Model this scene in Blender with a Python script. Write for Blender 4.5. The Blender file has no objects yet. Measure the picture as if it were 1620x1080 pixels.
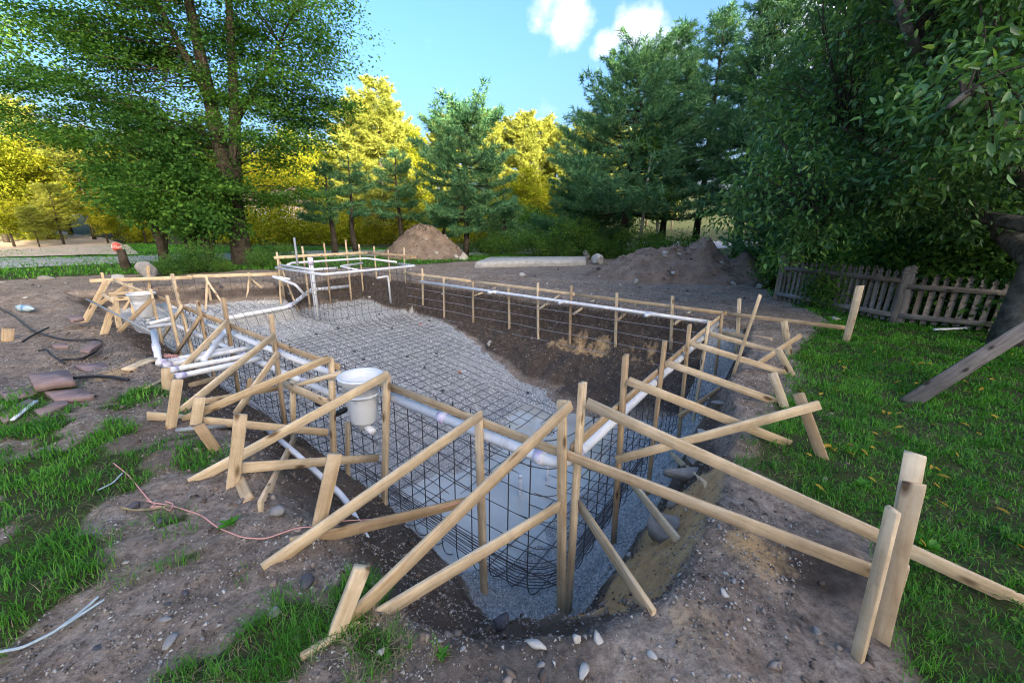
import bpy, math, random
import numpy as np
from mathutils import Vector, Matrix

random.seed(7)
RNG = np.random.default_rng(7)
SC = bpy.context.scene
COL = SC.collection

# ------------------------------------------------------------------ camera
EYE, FPX, PITCH, ROLL = 1.65, 635.0, math.radians(16.3), math.radians(1.0)
FWD = np.array([0, math.cos(PITCH), -math.sin(PITCH)])
_r = np.array([1.0, 0, 0]); _d = np.cross(FWD, _r)
RGT = _r * math.cos(ROLL) - _d * math.sin(ROLL)
DWN = np.cross(FWD, RGT)
CAM = np.array([0, 0, EYE])
cd = bpy.data.cameras.new('camera'); co = bpy.data.objects.new('camera', cd); COL.objects.link(co)
cd.sensor_width = 36; cd.lens = FPX / 1620 * 36; cd.clip_start = 0.05; cd.clip_end = 3000
co.matrix_world = Matrix(((RGT[0], -DWN[0], -FWD[0], 0), (RGT[1], -DWN[1], -FWD[1], 0), (RGT[2], -DWN[2], -FWD[2], EYE), (0, 0, 0, 1)))
SC.camera = co

# ------------------------------------------------------------------ sky, sun, exposure
SUN_AZ, SUN_EL = math.radians(150), math.radians(13)      # clockwise from the view direction: behind, to the right
SC.cycles.filter_width = 1.05
SC.view_settings.view_transform = 'Standard'; SC.view_settings.look = 'None'
SC.view_settings.exposure = 2.5; SC.view_settings.gamma = 1.0
w = bpy.data.worlds.new('World'); SC.world = w; w.use_nodes = True
nt = w.node_tree; N, L = nt.nodes, nt.links
N.clear()
sky = N.new('ShaderNodeTexSky'); sky.sky_type = 'NISHITA'; sky.sun_disc = False
sky.sun_elevation = SUN_EL; sky.sun_rotation = SUN_AZ; sky.air_density = 0.75; sky.dust_density = 9.5; sky.ozone_density = 1.9
tc = N.new('ShaderNodeTexCoord')
def wmath(op, a, b=None, c=None):
    n = N.new('ShaderNodeMath'); n.operation = op
    for i, v in enumerate((a, b, c)):
        if v is None: continue
        if isinstance(v, (int, float)): n.inputs[i].default_value = v
        else: L.new(v, n.inputs[i])
    return n.outputs[0]
def pixdir(px, py):
    d = FWD * FPX + RGT * (px - 810) + DWN * (py - 540)
    return d / np.linalg.norm(d)
nz = N.new('ShaderNodeTexNoise'); nz.inputs['Scale'].default_value = 7.0; nz.inputs['Detail'].default_value = 7; nz.inputs['Roughness'].default_value = 0.6
mp = N.new('ShaderNodeMapping'); mp.inputs['Scale'].default_value = (1, 1, 2.2)
L.new(tc.outputs['Generated'], mp.inputs[0]); L.new(mp.outputs[0], nz.inputs['Vector'])
fld = wmath('MULTIPLY', wmath('SUBTRACT', nz.outputs[0], 0.5), 2.6)
cover = wmath('SUBTRACT', fld, 1.15)
wp = N.new('ShaderNodeVectorMath'); wp.operation = 'MULTIPLY_ADD'; wp.inputs[1].default_value = (.16, .16, .16)
nz2 = N.new('ShaderNodeTexNoise'); nz2.inputs['Scale'].default_value = 9; nz2.inputs['Detail'].default_value = 5; L.new(tc.outputs['Generated'], nz2.inputs['Vector'])
ctr = N.new('ShaderNodeVectorMath'); ctr.operation = 'SUBTRACT'; ctr.inputs[1].default_value = (.5, .5, .5); L.new(nz2.outputs['Color'], ctr.inputs[0])
L.new(ctr.outputs[0], wp.inputs[0]); L.new(tc.outputs['Generated'], wp.inputs[2])
for (px, py, r, s) in ((865, -8, 0.05, .8), (902, 22, 0.05, .85), (888, 50, 0.036, .65), (1010, 58, 0.055, .85), (962, 84, 0.04, .7), (1050, 70, .055, .8), (665, 42, 0.035, .42), (870, 188, 0.04, .5), (1330, 10, 0.14, .9), (1560, 40, 0.2, .9)):
    c = pixdir(px, py)
    dn = N.new('ShaderNodeVectorMath'); dn.operation = 'DISTANCE'; dn.inputs[1].default_value = tuple(c)
    L.new(wp.outputs[0], dn.inputs[0])
    g = wmath('SUBTRACT', 1.0, wmath('POWER', wmath('DIVIDE', dn.outputs['Value'], r), 2.0))
    g = wmath('ADD', wmath('MULTIPLY', g, 0.75 * s), wmath('MULTIPLY', fld, .45))
    g = wmath('SUBTRACT', g, .75 * (1 - s))
    cover = wmath('MAXIMUM', cover, g)
mr = N.new('ShaderNodeMapRange'); mr.interpolation_type = 'SMOOTHSTEP'
mr.inputs[1].default_value = -0.18; mr.inputs[2].default_value = 0.85; L.new(cover, mr.inputs[0])
mix = N.new('ShaderNodeMix'); mix.data_type = 'RGBA'
hs = N.new('ShaderNodeHueSaturation'); hs.inputs['Saturation'].default_value = 1.26; L.new(sky.outputs[0], hs.inputs['Color'])
L.new(mr.outputs[0], mix.inputs[0]); L.new(hs.outputs[0], mix.inputs[6]); mix.inputs[7].default_value = (2.3, 2.2, 2.3, 1)
bg = N.new('ShaderNodeBackground'); bg.inputs[1].default_value = 0.15
out = N.new('ShaderNodeOutputWorld'); L.new(mix.outputs[2], bg.inputs[0]); L.new(bg.outputs[0], out.inputs[0])
sl = bpy.data.lights.new('sun', 'SUN'); sl.energy = 4.8; sl.angle = math.radians(0.6); sl.color = (1.0, 0.86, 0.60)
so = bpy.data.objects.new('sun', sl); COL.objects.link(so)
sv = Vector((math.sin(SUN_AZ) * math.cos(SUN_EL), math.cos(SUN_AZ) * math.cos(SUN_EL), math.sin(SUN_EL)))
so.rotation_euler = (-sv).to_track_quat('-Z', 'Y').to_euler(); so.location = (20, -30, 30)

# ------------------------------------------------------------------ pool frame and picture helpers
ZB = 0.25                                   # top of the form boards
def G(px, py, z=0.0):                       # point of the level z seen at a photograph pixel
    d = FWD * FPX + RGT * (px - 810) + DWN * (py - 540)
    return CAM + d * ((z - EYE) / d[2])
A0 = G(895, 710, ZB); TH = math.radians(143.94)
EU = np.array([math.cos(TH), math.sin(TH), 0]); EV = np.array([math.sin(TH), -math.cos(TH), 0])
PW = 5.65
def UV(u, v, z=0.0): return np.array([A0[0], A0[1], 0]) + EU * u + EV * v + np.array([0, 0, z])
def S(px, py, side, off):                   # point on a vertical plane along a pool side
    d = FWD * FPX + RGT * (px - 810) + DWN * (py - 540)
    n = EV if side == 'v' else EU
    o = CAM - np.array([A0[0], A0[1], 0])
    return CAM + d * ((off - o @ n) / (d @ n))
def VT(base, px, py):                       # point above/below base in the upright plane facing the camera
    d = FWD * FPX + RGT * (px - 810) + DWN * (py - 540)
    n = np.array([base[0], base[1], 0.0]); n /= np.linalg.norm(n)
    return CAM + d * (((np.asarray(base) - CAM) @ n) / (d @ n))

# ------------------------------------------------------------------ numpy noise
def _h(i, j, s):
    n = (i.astype(np.int64) * 374761393 + j.astype(np.int64) * 668265263 + s * 974711) & 0x7fffffff
    n = ((n ^ (n >> 13)) * 1274126177) & 0x7fffffff
    return ((n ^ (n >> 16)) & 0xffff) / 65535.0
def vn(x, y, s=0):
    x = np.asarray(x, float); y = np.asarray(y, float)
    i = np.floor(x); j = np.floor(y); a = x - i; b = y - j
    a = a * a * (3 - 2 * a); b = b * b * (3 - 2 * b)
    return (_h(i, j, s) * (1 - a) + _h(i + 1, j, s) * a) * (1 - b) + (_h(i, j + 1, s) * (1 - a) + _h(i + 1, j + 1, s) * a) * b
def fbm(x, y, s=0, o=4):
    r = 0; amp = 0.5; t = 0
    for k in range(o):
        r = r + amp * vn(x * 2 ** k + 17.3 * k, y * 2 ** k - 9.1 * k, s + k); t += amp; amp *= 0.5
    return r / t
def sstep(a, b, x):
    t = np.clip((x - a) / (b - a), 0, 1); return t * t * (3 - 2 * t)

# ------------------------------------------------------------------ terrain
LAWN_Y = np.array([-40, 0.4, 1.15, 1.43, 1.86, 2.11, 2.52, 2.97, 3.5, 4.11, 5.26, 6.3, 7.4, 9.0, 11.5, 40])
LAWN_X = np.array([1.5, 1.5, 1.58, 1.84, 1.90, 1.74, 1.70, 1.93, 2.5, 3.05, 3.75, 4.9, 5.7, 6.3, 7.0, 9.0])
PIT = np.array([[-0.25, 0.9], [0.0, 0.9], [1.4, 0.85], [2.9, 0.62], [4.7, 0.5], [6.5, 0.45]])
def pit_parts(x, y):
    dx = x - A0[0]; dy = y - A0[1]
    return dx * EU[0] + dy * EU[1], dx * EV[0] + dy * EV[1]
def uend(v): return np.interp(v, [-2, 0, 3.05, 3.1, 5.8, 7], [12.7, 12.35, 10.7, 10.9, 10.9, 10.9])
def floor_z(u, v):
    z = np.interp(u, [-2, -0.3, 0.4, 1.2, 2.0, 2.8, 4.0, 6, 8.5, 12], [-1.30, -1.36, -1.53, -1.70, -1.66, -1.54, -1.40, -1.18, -0.98, -0.85])
    e = np.clip(1 - v / 0.9, 0, 1.4); z = z + 0.16 * e * e * sstep(6, 2, u)
    z = z + .17 * (fbm(u * 1.3 + 3, v * 1.3, 61, 3) - .5) + .05 * (fbm(u * 4.3, v * 4.3, 63, 2) - .5)
    led = sstep(9.9, 10.15, u - 0.0 * v) * sstep(3.4, 3.0, v)
    return z * (1 - led) + (-0.55) * led
def base_z(x, y):
    z = 0.10 * (fbm(x * 0.35, y * 0.35, 3) - 0.5) + 0.05 * (fbm(x * 1.3, y * 1.3, 11) - 0.5)
    z = z + 0.08 * sstep(2.0, 6.0, x) * sstep(12, 6, y)                 # lawn a touch higher
    z = z - 0.25 * sstep(-4.2, -5.6, x) * sstep(3.2, 4.6, y) * sstep(9.5, 7.5, y)   # worn hollow on the left
    q_ = y - .18 * x + 1.2 * np.sin(x * .35); z = z - 0.07 * (np.exp(-((q_ - 11.0) / .22) ** 2) + np.exp(-((q_ - 12.6) / .22) ** 2) + .8 * np.exp(-((q_ - 9.7) / .16) ** 2)) * sstep(-5, -1, x)
    z = z + 0.12 * np.exp(-((x + 6.9) ** 2 + (y - 6.9) ** 2) / 0.6)
    far = sstep(34, 120, np.hypot(x, y)) * 9.0
    z = z + far * sstep(-20, 10, y) + 0.5 * sstep(22, 34, y) * sstep(-4, 6, x)
    return z
def height(x, y, fine=True):
    x = np.asarray(x, float); y = np.asarray(y, float)
    u, v = pit_parts(x, y)
    z0 = base_z(x, y)
    wob = (fbm(x * 0.9, y * 0.9, 21) - 0.5) * 0.35 + (fbm(x * 3.1, y * 3.1, 23) - 0.5) * 0.16
    # near sides, rounded at the corner
    a = np.maximum(-u, 0); b = np.maximum(-v, 0); dn = np.hypot(a, b)
    ta = np.interp(v, PIT[:, 0], PIT[:, 1]); tb = np.interp(u, [-0.5, 0, 1.2, 2.5, 4.3, 6.5, 9, 12], [1.15, 1.25, 1.3, 1.25, 1.05, 0.95, 0.9, 0.9])
    wa = a / (a + b + 1e-6); top = ta * wa + tb * (1 - wa) + wob
    fl = floor_z(u, v)
    bot = 0.12 + 0.06 * wa + 0.18 * sstep(0.9, 0.2, u) * (1 - wa)
    zf = (1 - wa) * np.maximum(np.interp(u, [-1, 0.7, 1.3, 2.6, 6, 10], [-1.27, -1.33, -1.25, -.88, -.85, -.7]), fl + .03) + wa * np.maximum(fl + .03, -1.14)
    ds = np.where((u < 0) | (v < 0), dn, -np.minimum(u, v))
    t = np.clip((ds - bot) / np.maximum(top - bot, 0.2), 0, 1)
    near = zf + (z0 - zf) * t ** 0.92
    near = np.where(ds < bot, fl + (zf - fl) * np.clip((ds - bot + .28) / .28, 0, 1), near)
    # far long side: steep cut with a tongue of fallen soil inside
    c = v - PW
    intr = np.interp(u, [-0.6, 0.4, 1.2, 2.4, 4.2, 5.6, 7.0, 8.4], [0.9, 1.7, 1.95, 1.9, 1.45, 0.75, 0.15, 0.1]) + wob * 1.3
    lip = 0.34 + wob * 0.35
    zc = fl + (-0.86 - fl) * np.clip((c + intr) / np.maximum(intr, 0.1), 0, 1) ** 1.15
    zc = np.where(c > 0.0, -0.86 + (z0 + 0.86) * np.clip(c / np.maximum(lip, 0.18), 0, 1) ** 0.9, zc)
    zc = np.where(u > 8.2, fl + (z0 - fl) * np.clip((c + 0.3) / 0.6, 0, 1), zc)
    # left end
    d = u - uend(v)
    zd = fl + (z0 - fl) * sstep(-0.55, 0.35, d + wob * 0.6)
    # right end beyond the far corner
    z = np.maximum(np.maximum(near, zc), zd)
    z = np.minimum(z, np.maximum(z0, -0.02 + z0))
    if fine:
        pit = sstep(-0.1, -0.4, z - z0)
        lump = fbm(x * 5.0, y * 5.0, 31, 4) - 0.5
        bank = pit * sstep(0.02, 0.2, z - fl)
        r = np.hypot(x, y)
        soil = sstep(24, 12, r)
        gm = sstep(2.0, 3.5, x)
        z = z + lump * (0.10 * bank + (0.075 - .04 * gm) * soil * (1 - pit)) + (fbm(x * 2.3, y * 2.3, 37, 3) - 0.5) * (0.26 * bank + .05 * soil * (1 - pit)) + (np.abs(fbm(x * 13, y * 13, 41, 3) - 0.5)) * (0.13 * bank + (0.075 - .05 * gm) * sstep(16, 5, r)) * sstep(.02, .06, z - fl)
    return z
def hz(x, y): return float(height(np.array([x]), np.array([y]))[0])
TGRID = np.concatenate([np.arange(0.8, 6, 0.05), np.arange(6, 14, 0.09), np.arange(14, 90, 0.35)])
def T(px, py, lift=0.0):                    # point of the terrain seen at a photograph pixel
    d = FWD * FPX + RGT * (px - 810) + DWN * (py - 540); d = d / np.linalg.norm(d)
    t = TGRID; P = CAM + d * t[:, None]
    k = max(1, int(np.argmax(P[:, 2] < height(P[:, 0], P[:, 1]))))
    t = np.linspace(t[k - 1], t[k], 24); P = CAM + d * t[:, None]
    k = int(np.argmax(P[:, 2] < height(P[:, 0], P[:, 1])))
    p = P[k].copy(); p[2] += lift
    return p
def drop(p, lift=0.0): return np.array([p[0], p[1], hz(p[0], p[1]) + lift])

GRASS_BLOBS = []
for (px, py, r, s) in ((40, 790, 0.75, 1), (-40, 740, 0.9, 1), (60, 850, 0.35, .8), (40, 990, 0.38, 1), (110, 940, 0.22, .9), (-30, 920, 0.5, 1), (200, 645, 0.28, .9), (230, 625, 0.24, .9),
                      (150, 800, 0.14, .7), (300, 890, 0.13, .8), (265, 900, 0.12, .6), (305, 715, 0.2, .7), (330, 735, 0.16, .6), (245, 720, 0.14, .5), (470, 990, 0.17, 1), (420, 1030, 0.2, 1), (560, 920, 0.16, .9), (590, 900, 0.1, .9),
                      (640, 1035, 0.17, .9), (690, 1040, 0.1, .7), (350, 960, 0.1, .6), (380, 920, 0.12, .5), (440, 945, 0.08, .7), (330, 1060, 0.12, .9), (540, 985, .1, .9),
                      (30, 630, 0.35, .8), (20, 660, 0.3, .8), (110, 650, 0.2, .6), (290, 840, .08, .4), (150, 870, .15, .5), (200, 930, .15, .45)):
    p = G(px, py, 0); GRASS_BLOBS.append((p[0], p[1], r, s))
def lawn_mask(x, y):
    n = (fbm(x * 1.6, y * 1.6, 51) - 0.5) * 1.1
    m = sstep(-0.12, 0.3, x - np.interp(y, LAWN_Y, LAWN_X) + n * 0.6)
    return m * sstep(14.5, 12.5, y)
def grass_mask(x, y):
    m = lawn_mask(x, y)
    n = fbm(x * 3.2, y * 3.2, 57)
    for (gx, gy, r, s) in GRASS_BLOBS:
        d = np.hypot(x - gx, y - gy) / r
        m = np.maximum(m, s * .88 * sstep(1.0, 0.35, d + (n - 0.5) * 2.6))
    fl = sstep(0, 0.9, y - np.interp(x, [-40, -14, -11, -6, -2, 0, 3, 20], [8.5, 9.6, 12.2, 14.2, 17.6, 20.5, 21.5, 24]) + (n - 0.5) * 0.8)
    return np.maximum(m, fl)

# ------------------------------------------------------------------ mesh and object helpers
def mk(name, V, Fs, mat, parent=None, smooth=False, loc=None, mats=None, midx=None):
    me = bpy.data.meshes.new(name)
    V = np.asarray(V, np.float32)
    if loc is not None: V = V - np.asarray(loc, np.float32)
    Fs = [np.asarray(f, np.int32) for f in Fs if len(f)]
    me.vertices.add(len(V)); me.vertices.foreach_set('co', V.ravel())
    li = np.concatenate([f.ravel() for f in Fs]); tot = np.concatenate([np.full(len(f), f.shape[1], np.int32) for f in Fs])
    st = np.concatenate([[0], np.cumsum(tot)[:-1]]).astype(np.int32)
    me.loops.add(len(li)); me.loops.foreach_set('vertex_index', li)
    me.polygons.add(len(tot)); me.polygons.foreach_set('loop_start', st)
    for m in (mats or [mat]): me.materials.append(m)
    if midx is not None: me.polygons.foreach_set('material_index', np.asarray(midx, np.int32))
    if smooth: me.polygons.foreach_set('use_smooth', np.ones(len(tot), bool))
    me.update(calc_edges=True)
    o = bpy.data.objects.new(name, me); COL.objects.link(o)
    if loc is not None: o.location = Vector(loc)
    if parent is not None:
        o.parent = parent; o.location = o.location - parent.location
    return o
def tag(o, label=None, cat=None, group=None, kind=None):
    if label: o['label'] = label
    if cat: o['category'] = cat
    if group: o['group'] = group
    if kind: o['kind'] = kind
    return o
def thing(name, label, cat, loc, group=None):
    o = bpy.data.objects.new(name, None); COL.objects.link(o); o.location = Vector(loc); o.empty_display_size = 0.2
    return tag(o, label, cat, group)
def copy_tree(o, parent=None):
    c = o.copy(); COL.objects.link(c); c.parent = parent
    for ch in list(o.children): copy_tree(ch, c)
    return c
class Acc:                                  # collects vertices and faces of ONE mesh
    def __init__(s): s.V = []; s.F = {}; s.n = 0
    def add(s, V, *Fs):
        V = np.asarray(V, float)
        for f in Fs:
            f = np.asarray(f, int)
            if len(f): s.F.setdefault(f.shape[1], []).append(f + s.n)
        s.V.append(V); s.n += len(V)
    def build(s, name, mat, parent=None, smooth=False, loc=None):
        return mk(name, np.concatenate(s.V), [np.concatenate(v) for v in s.F.values()], mat, parent, smooth, loc)
def tube_data(pts, rad, sides=8, cap=True):
    P = np.asarray(pts, float); n = len(P)
    R = np.full(n, rad, float) if np.isscalar(rad) else np.asarray(rad, float)
    Tn = np.gradient(P, axis=0); Tn /= np.maximum(np.linalg.norm(Tn, axis=1, keepdims=True), 1e-9)
    up = np.array([0, 0, 1.0]) if abs(Tn[0, 2]) < 0.9 else np.array([1.0, 0, 0])
    a = np.cross(Tn[0], up); a /= np.linalg.norm(a); Vs = []
    ang = np.arange(sides) * 2 * math.pi / sides
    for k in range(n):
        a = a - Tn[k] * (a @ Tn[k]); a /= max(np.linalg.norm(a), 1e-9); b = np.cross(Tn[k], a)
        Vs.append(P[k] + R[k] * (np.cos(ang)[:, None] * a + np.sin(ang)[:, None] * b))
    V = np.concatenate(Vs); i = np.arange(sides); j = (i + 1) % sides
    F = np.concatenate([np.stack([k * sides + i, k * sides + j, (k + 1) * sides + j, (k + 1) * sides + i], 1) for k in range(n - 1)])
    tri = []
    if cap:
        V = np.concatenate([V, P[:1], P[-1:]]); c0 = len(V) - 2
        tri = np.concatenate([np.stack([np.full(sides, c0), j, i], 1), np.stack([np.full(sides, c0 + 1), (n - 1) * sides + i, (n - 1) * sides + j], 1)])
    return V, F, tri
def fillet(pts, r, seg=5):
    P = [np.asarray(p, float) for p in pts]; out = [P[0]]
    for k in range(1, len(P) - 1):
        a = P[k - 1] - P[k]; b = P[k + 1] - P[k]; la = np.linalg.norm(a); lb = np.linalg.norm(b)
        q = min(r, la * 0.45, lb * 0.45); p0 = P[k] + a / la * q; p1 = P[k] + b / lb * q
        for t in np.linspace(0, 1, seg): out.append((1 - t) ** 2 * p0 + 2 * t * (1 - t) * P[k] + t * t * p1)
    return out + [P[-1]]
def tube(name, pts, rad, mat, parent=None, sides=10, r=None, loc=None):
    if r: pts = fillet(pts, r)
    V, F, tr = tube_data(pts, rad, sides)
    return mk(name, V, [F, tr], mat, parent, True, loc)
def bez(p0, p1, sag, n=12, side=0.0):
    p0 = np.asarray(p0); p1 = np.asarray(p1); t = np.linspace(0, 1, n)[:, None]
    P = p0 + (p1 - p0) * t; P[:, 2] += (sag * 4 * t * (1 - t))[:, 0]; return P
def lathe_data(prof, seg=24, axis_pt=(0, 0, 0)):
    prof = np.asarray(prof, float); n = len(prof); a = np.arange(seg) * 2 * math.pi / seg
    V = np.concatenate([np.stack([np.cos(a) * r, np.sin(a) * r, np.full(seg, z)], 1) for r, z in prof]) + np.asarray(axis_pt)
    i = np.arange(seg); j = (i + 1) % seg
    F = np.concatenate([np.stack([k * seg + i, k * seg + j, (k + 1) * seg + j, (k + 1) * seg + i], 1) for k in range(n - 1)])
    return V, F

# ------------------------------------------------------------------ materials
def newmat(name):
    m = bpy.data.materials.new(name); m.use_nodes = True; t = m.node_tree
    return m, t, t.nodes['Principled BSDF']
def nd(t, kind, **kw):
    n = t.nodes.new(kind)
    for k, v in kw.items():
        if k in n.inputs: n.inputs[k].default_value = v
        else: setattr(n, k, v)
    return n
def ramp(t, src, stops):
    r = t.nodes.new('ShaderNodeValToRGB'); e = r.color_ramp.elements
    while len(e) < len(stops): e.new(0.5)
    for k, (p, c) in enumerate(stops): e[k].position = p; e[k].color = (*c, 1) if len(c) == 3 else c
    t.links.new(src, r.inputs[0]); return r.outputs[0]
def mixc(t, f, a, b, mode='MIX'):
    m = t.nodes.new('ShaderNodeMix'); m.data_type = 'RGBA'; m.blend_type = mode
    for i, v in ((0, f), (6, a), (7, b)):
        if hasattr(v, 'is_output') or hasattr(v, 'links'): t.links.new(v, m.inputs[i])
        elif isinstance(v, (int, float)): m.inputs[i].default_value = v
        else: m.inputs[i].default_value = (*v, 1)
    return m.outputs[2]
def noise(t, scale, detail=5, rough=0.6, vec=None, dist=0.0):
    n = nd(t, 'ShaderNodeTexNoise'); n.inputs['Scale'].default_value = scale; n.inputs['Detail'].default_value = detail
    n.inputs['Roughness'].default_value = rough; n.inputs['Distortion'].default_value = dist
    if vec is not None: t.links.new(vec, n.inputs['Vector'])
    return n.outputs[0]
def bump(t, b, src, strength, dist=0.02, prev=None):
    n = t.nodes.new('ShaderNodeBump'); n.inputs['Strength'].default_value = strength; n.inputs['Distance'].default_value = dist
    t.links.new(src, n.inputs['Height'])
    if prev is not None: t.links.new(prev, n.inputs['Normal'])
    t.links.new(n.outputs[0], b.inputs['Normal']); return n.outputs[0]
def pos(t): return t.nodes.new('ShaderNodeNewGeometry').outputs['Position']
def simple(name, c0, c1, scale=8, rough=0.8, bmp=0.3, bd=0.01, spec=0.3, detail=6, obj=True):
    m, t, b = newmat(name)
    vec = t.nodes.new('ShaderNodeTexCoord').outputs['Object'] if obj else pos(t)
    n = noise(t, scale, detail, 0.65, vec)
    t.links.new(ramp(t, n, [(0.3, c0), (0.7, c1)]), b.inputs['Base Color'])
    b.inputs['Roughness'].default_value = rough; b.inputs['Specular IOR Level'].default_value = spec
    if bmp: bump(t, b, noise(t, scale * 4, 6, 0.7, vec), bmp, bd)
    return m
def mat_ground():
    m, t, b = newmat('soil')
    P = pos(t)
    at = nd(t, 'ShaderNodeAttribute'); at.attribute_name = 'zone'
    sp = t.nodes.new('ShaderNodeSeparateColor'); t.links.new(at.outputs['Color'], sp.inputs[0])
    n1 = noise(t, 0.9, 8, 0.65, P); n2 = noise(t, 9, 8, 0.7, P); n3 = noise(t, 60, 4, 0.7, P)
    n4 = noise(t, 2.6, 6, 0.7, P); n5 = noise(t, 26, 5, 0.75, P)
    soil = mixc(t, 0.5, ramp(t, n1, [(0.28, (0.17, 0.135, 0.11)), (0.5, (0.285, 0.24, 0.205)), (0.72, (0.40, 0.355, 0.31))]),
                ramp(t, n4, [(0.3, (0.155, 0.125, 0.105)), (0.5, (0.30, 0.26, 0.225)), (0.72, (0.45, 0.41, 0.365))]))
    soil = mixc(t, 1.0, soil, ramp(t, n2, [(0.3, (0.50, 0.485, 0.47)), (0.5, (0.90, 0.90, 0.91)), (0.7, (1.25, 1.25, 1.25))]), 'MULTIPLY')
    soil = mixc(t, 1.0, soil, (1.04, 0.97, 0.89), 'MULTIPLY')
    soil = mixc(t, 1.0, soil, ramp(t, n5, [(0.32, (0.48, 0.47, 0.46)), (0.5, (0.95, 0.95, 0.96)), (0.68, (1.35, 1.35, 1.34))]), 'MULTIPLY')
    sand = ramp(t, n2, [(0.3, (0.43, 0.265, 0.12)), (0.7, (0.68, 0.47, 0.25))])
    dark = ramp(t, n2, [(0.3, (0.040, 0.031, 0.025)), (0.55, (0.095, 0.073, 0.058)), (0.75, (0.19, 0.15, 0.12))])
    grs = ramp(t, n2, [(0.3, (0.030, 0.040, 0.014)), (0.7, (0.075, 0.085, 0.030))])
    vo = nd(t, 'ShaderNodeTexVoronoi'); vo.inputs['Scale'].default_value = 55; t.links.new(P, vo.inputs['Vector'])
    grv = mixc(t, 0.35, ramp(t, vo.outputs['Color'], [(0.1, (0.253, 0.265, 0.276)), (0.5, (0.460, 0.471, 0.471)), (0.9, (0.713, 0.713, 0.690))]), ramp(t, n2, [(0.3, (0.287, 0.276, 0.265)), (0.7, (0.575, 0.575, 0.575))]))
    def edge(src, k=0.45):
        a = nd(t, 'ShaderNodeMath', operation='ADD'); t.links.new(src, a.inputs[0])
        mm = nd(t, 'ShaderNodeMath', operation='MULTIPLY_ADD'); t.links.new(n2, mm.inputs[0]); mm.inputs[1].default_value = k; mm.inputs[2].default_value = -k / 2
        t.links.new(mm.outputs[0], a.inputs[1])
        r = nd(t, 'ShaderNodeMapRange'); r.inputs[1].default_value = 0.35; r.inputs[2].default_value = 0.65; t.links.new(a.outputs[0], r.inputs[0]); return r.outputs[0]
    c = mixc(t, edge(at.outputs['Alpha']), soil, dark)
    c = mixc(t, edge(sp.outputs[1], 0.8), c, sand)
    c = mixc(t, edge(sp.outputs[2], 0.6), c, grs)
    c = mixc(t, edge(sp.outputs[0], 0.3), c, grv)
    t.links.new(c, b.inputs['Base Color']); b.inputs['Roughness'].default_value = 0.92; b.inputs['Specular IOR Level'].default_value = 0.2
    p = bump(t, b, n2, 0.8, 0.04); p = bump(t, b, n5, .8, .015, p); p = bump(t, b, n3, 0.9, 0.008, p)
    vb = nd(t, 'ShaderNodeMath', operation='MULTIPLY'); t.links.new(vo.outputs['Distance'], vb.inputs[0]); t.links.new(sp.outputs[0], vb.inputs[1])
    bump(t, b, vb.outputs[0], 1.0, 0.012, p)
    return m
def mat_wood(name, cols, rough=0.75, grey=0.0):
    m, t, b = newmat(name)
    oc = t.nodes.new('ShaderNodeTexCoord').outputs['Object']; oi = t.nodes.new('ShaderNodeObjectInfo')
    mp = nd(t, 'ShaderNodeMapping'); mp.inputs['Scale'].default_value = (1.6, 26, 26); t.links.new(oc, mp.inputs[0])
    cb = nd(t, 'ShaderNodeCombineXYZ'); mu = nd(t, 'ShaderNodeMath', operation='MULTIPLY'); t.links.new(oi.outputs['Random'], mu.inputs[0]); mu.inputs[1].default_value = 91
    for i in range(3): t.links.new(mu.outputs[0], cb.inputs[i])
    t.links.new(cb.outputs[0], mp.inputs['Location'])
    g = noise(t, 1.0, 6, 0.65, mp.outputs[0], 1.2)
    c = ramp(t, g, [(0.3, cols[0]), (0.5, cols[1]), (0.7, cols[2])])
    mp2 = nd(t, 'ShaderNodeMapping'); mp2.inputs['Scale'].default_value = (3.2, 9, 9); t.links.new(oc, mp2.inputs[0]); t.links.new(cb.outputs[0], mp2.inputs['Location'])
    vo = nd(t, 'ShaderNodeTexVoronoi'); vo.inputs['Scale'].default_value = 1.0; t.links.new(mp2.outputs[0], vo.inputs['Vector'])
    kn = nd(t, 'ShaderNodeMapRange'); kn.inputs[1].default_value = 0.20; kn.inputs[2].default_value = 0.09; t.links.new(vo.outputs['Distance'], kn.inputs[0])
    c = mixc(t, kn.outputs[0], c, (cols[0][0] * 0.35, cols[0][1] * 0.3, cols[0][2] * 0.28))
    st = ramp(t, noise(t, 3.0, 5, 0.7, oc), [(0.35, (0.72, 0.70, 0.68)), (0.65, (1.05, 1.04, 1.02))])
    c = mixc(t, 1.0, c, st, 'MULTIPLY')
    rv = ramp(t, oi.outputs['Random'], [(0, (0.62, 0.56, 0.50)), (0.35, (0.86, 0.83, 0.79)), (0.7, (1.0, 0.99, 0.97)), (1, (1.1, 1.1, 1.08))])
    c = mixc(t, 1.0, c, rv, 'MULTIPLY')
    mud = nd(t, 'ShaderNodeMapRange'); mud.inputs[1].default_value = .60; mud.inputs[2].default_value = .74; t.links.new(noise(t, 2.2, 7, .72, mp2.outputs[0]), mud.inputs[0])
    mu2 = nd(t, 'ShaderNodeMath', operation='MULTIPLY'); t.links.new(mud.outputs[0], mu2.inputs[0]); mu2.inputs[1].default_value = .6
    c = mixc(t, mu2.outputs[0], c, (.20, .155, .115))
    t.links.new(c, b.inputs['Base Color']); b.inputs['Roughness'].default_value = rough; b.inputs['Specular IOR Level'].default_value = 0.25
    bump(t, b, g, 0.5, 0.004)
    return m
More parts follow.
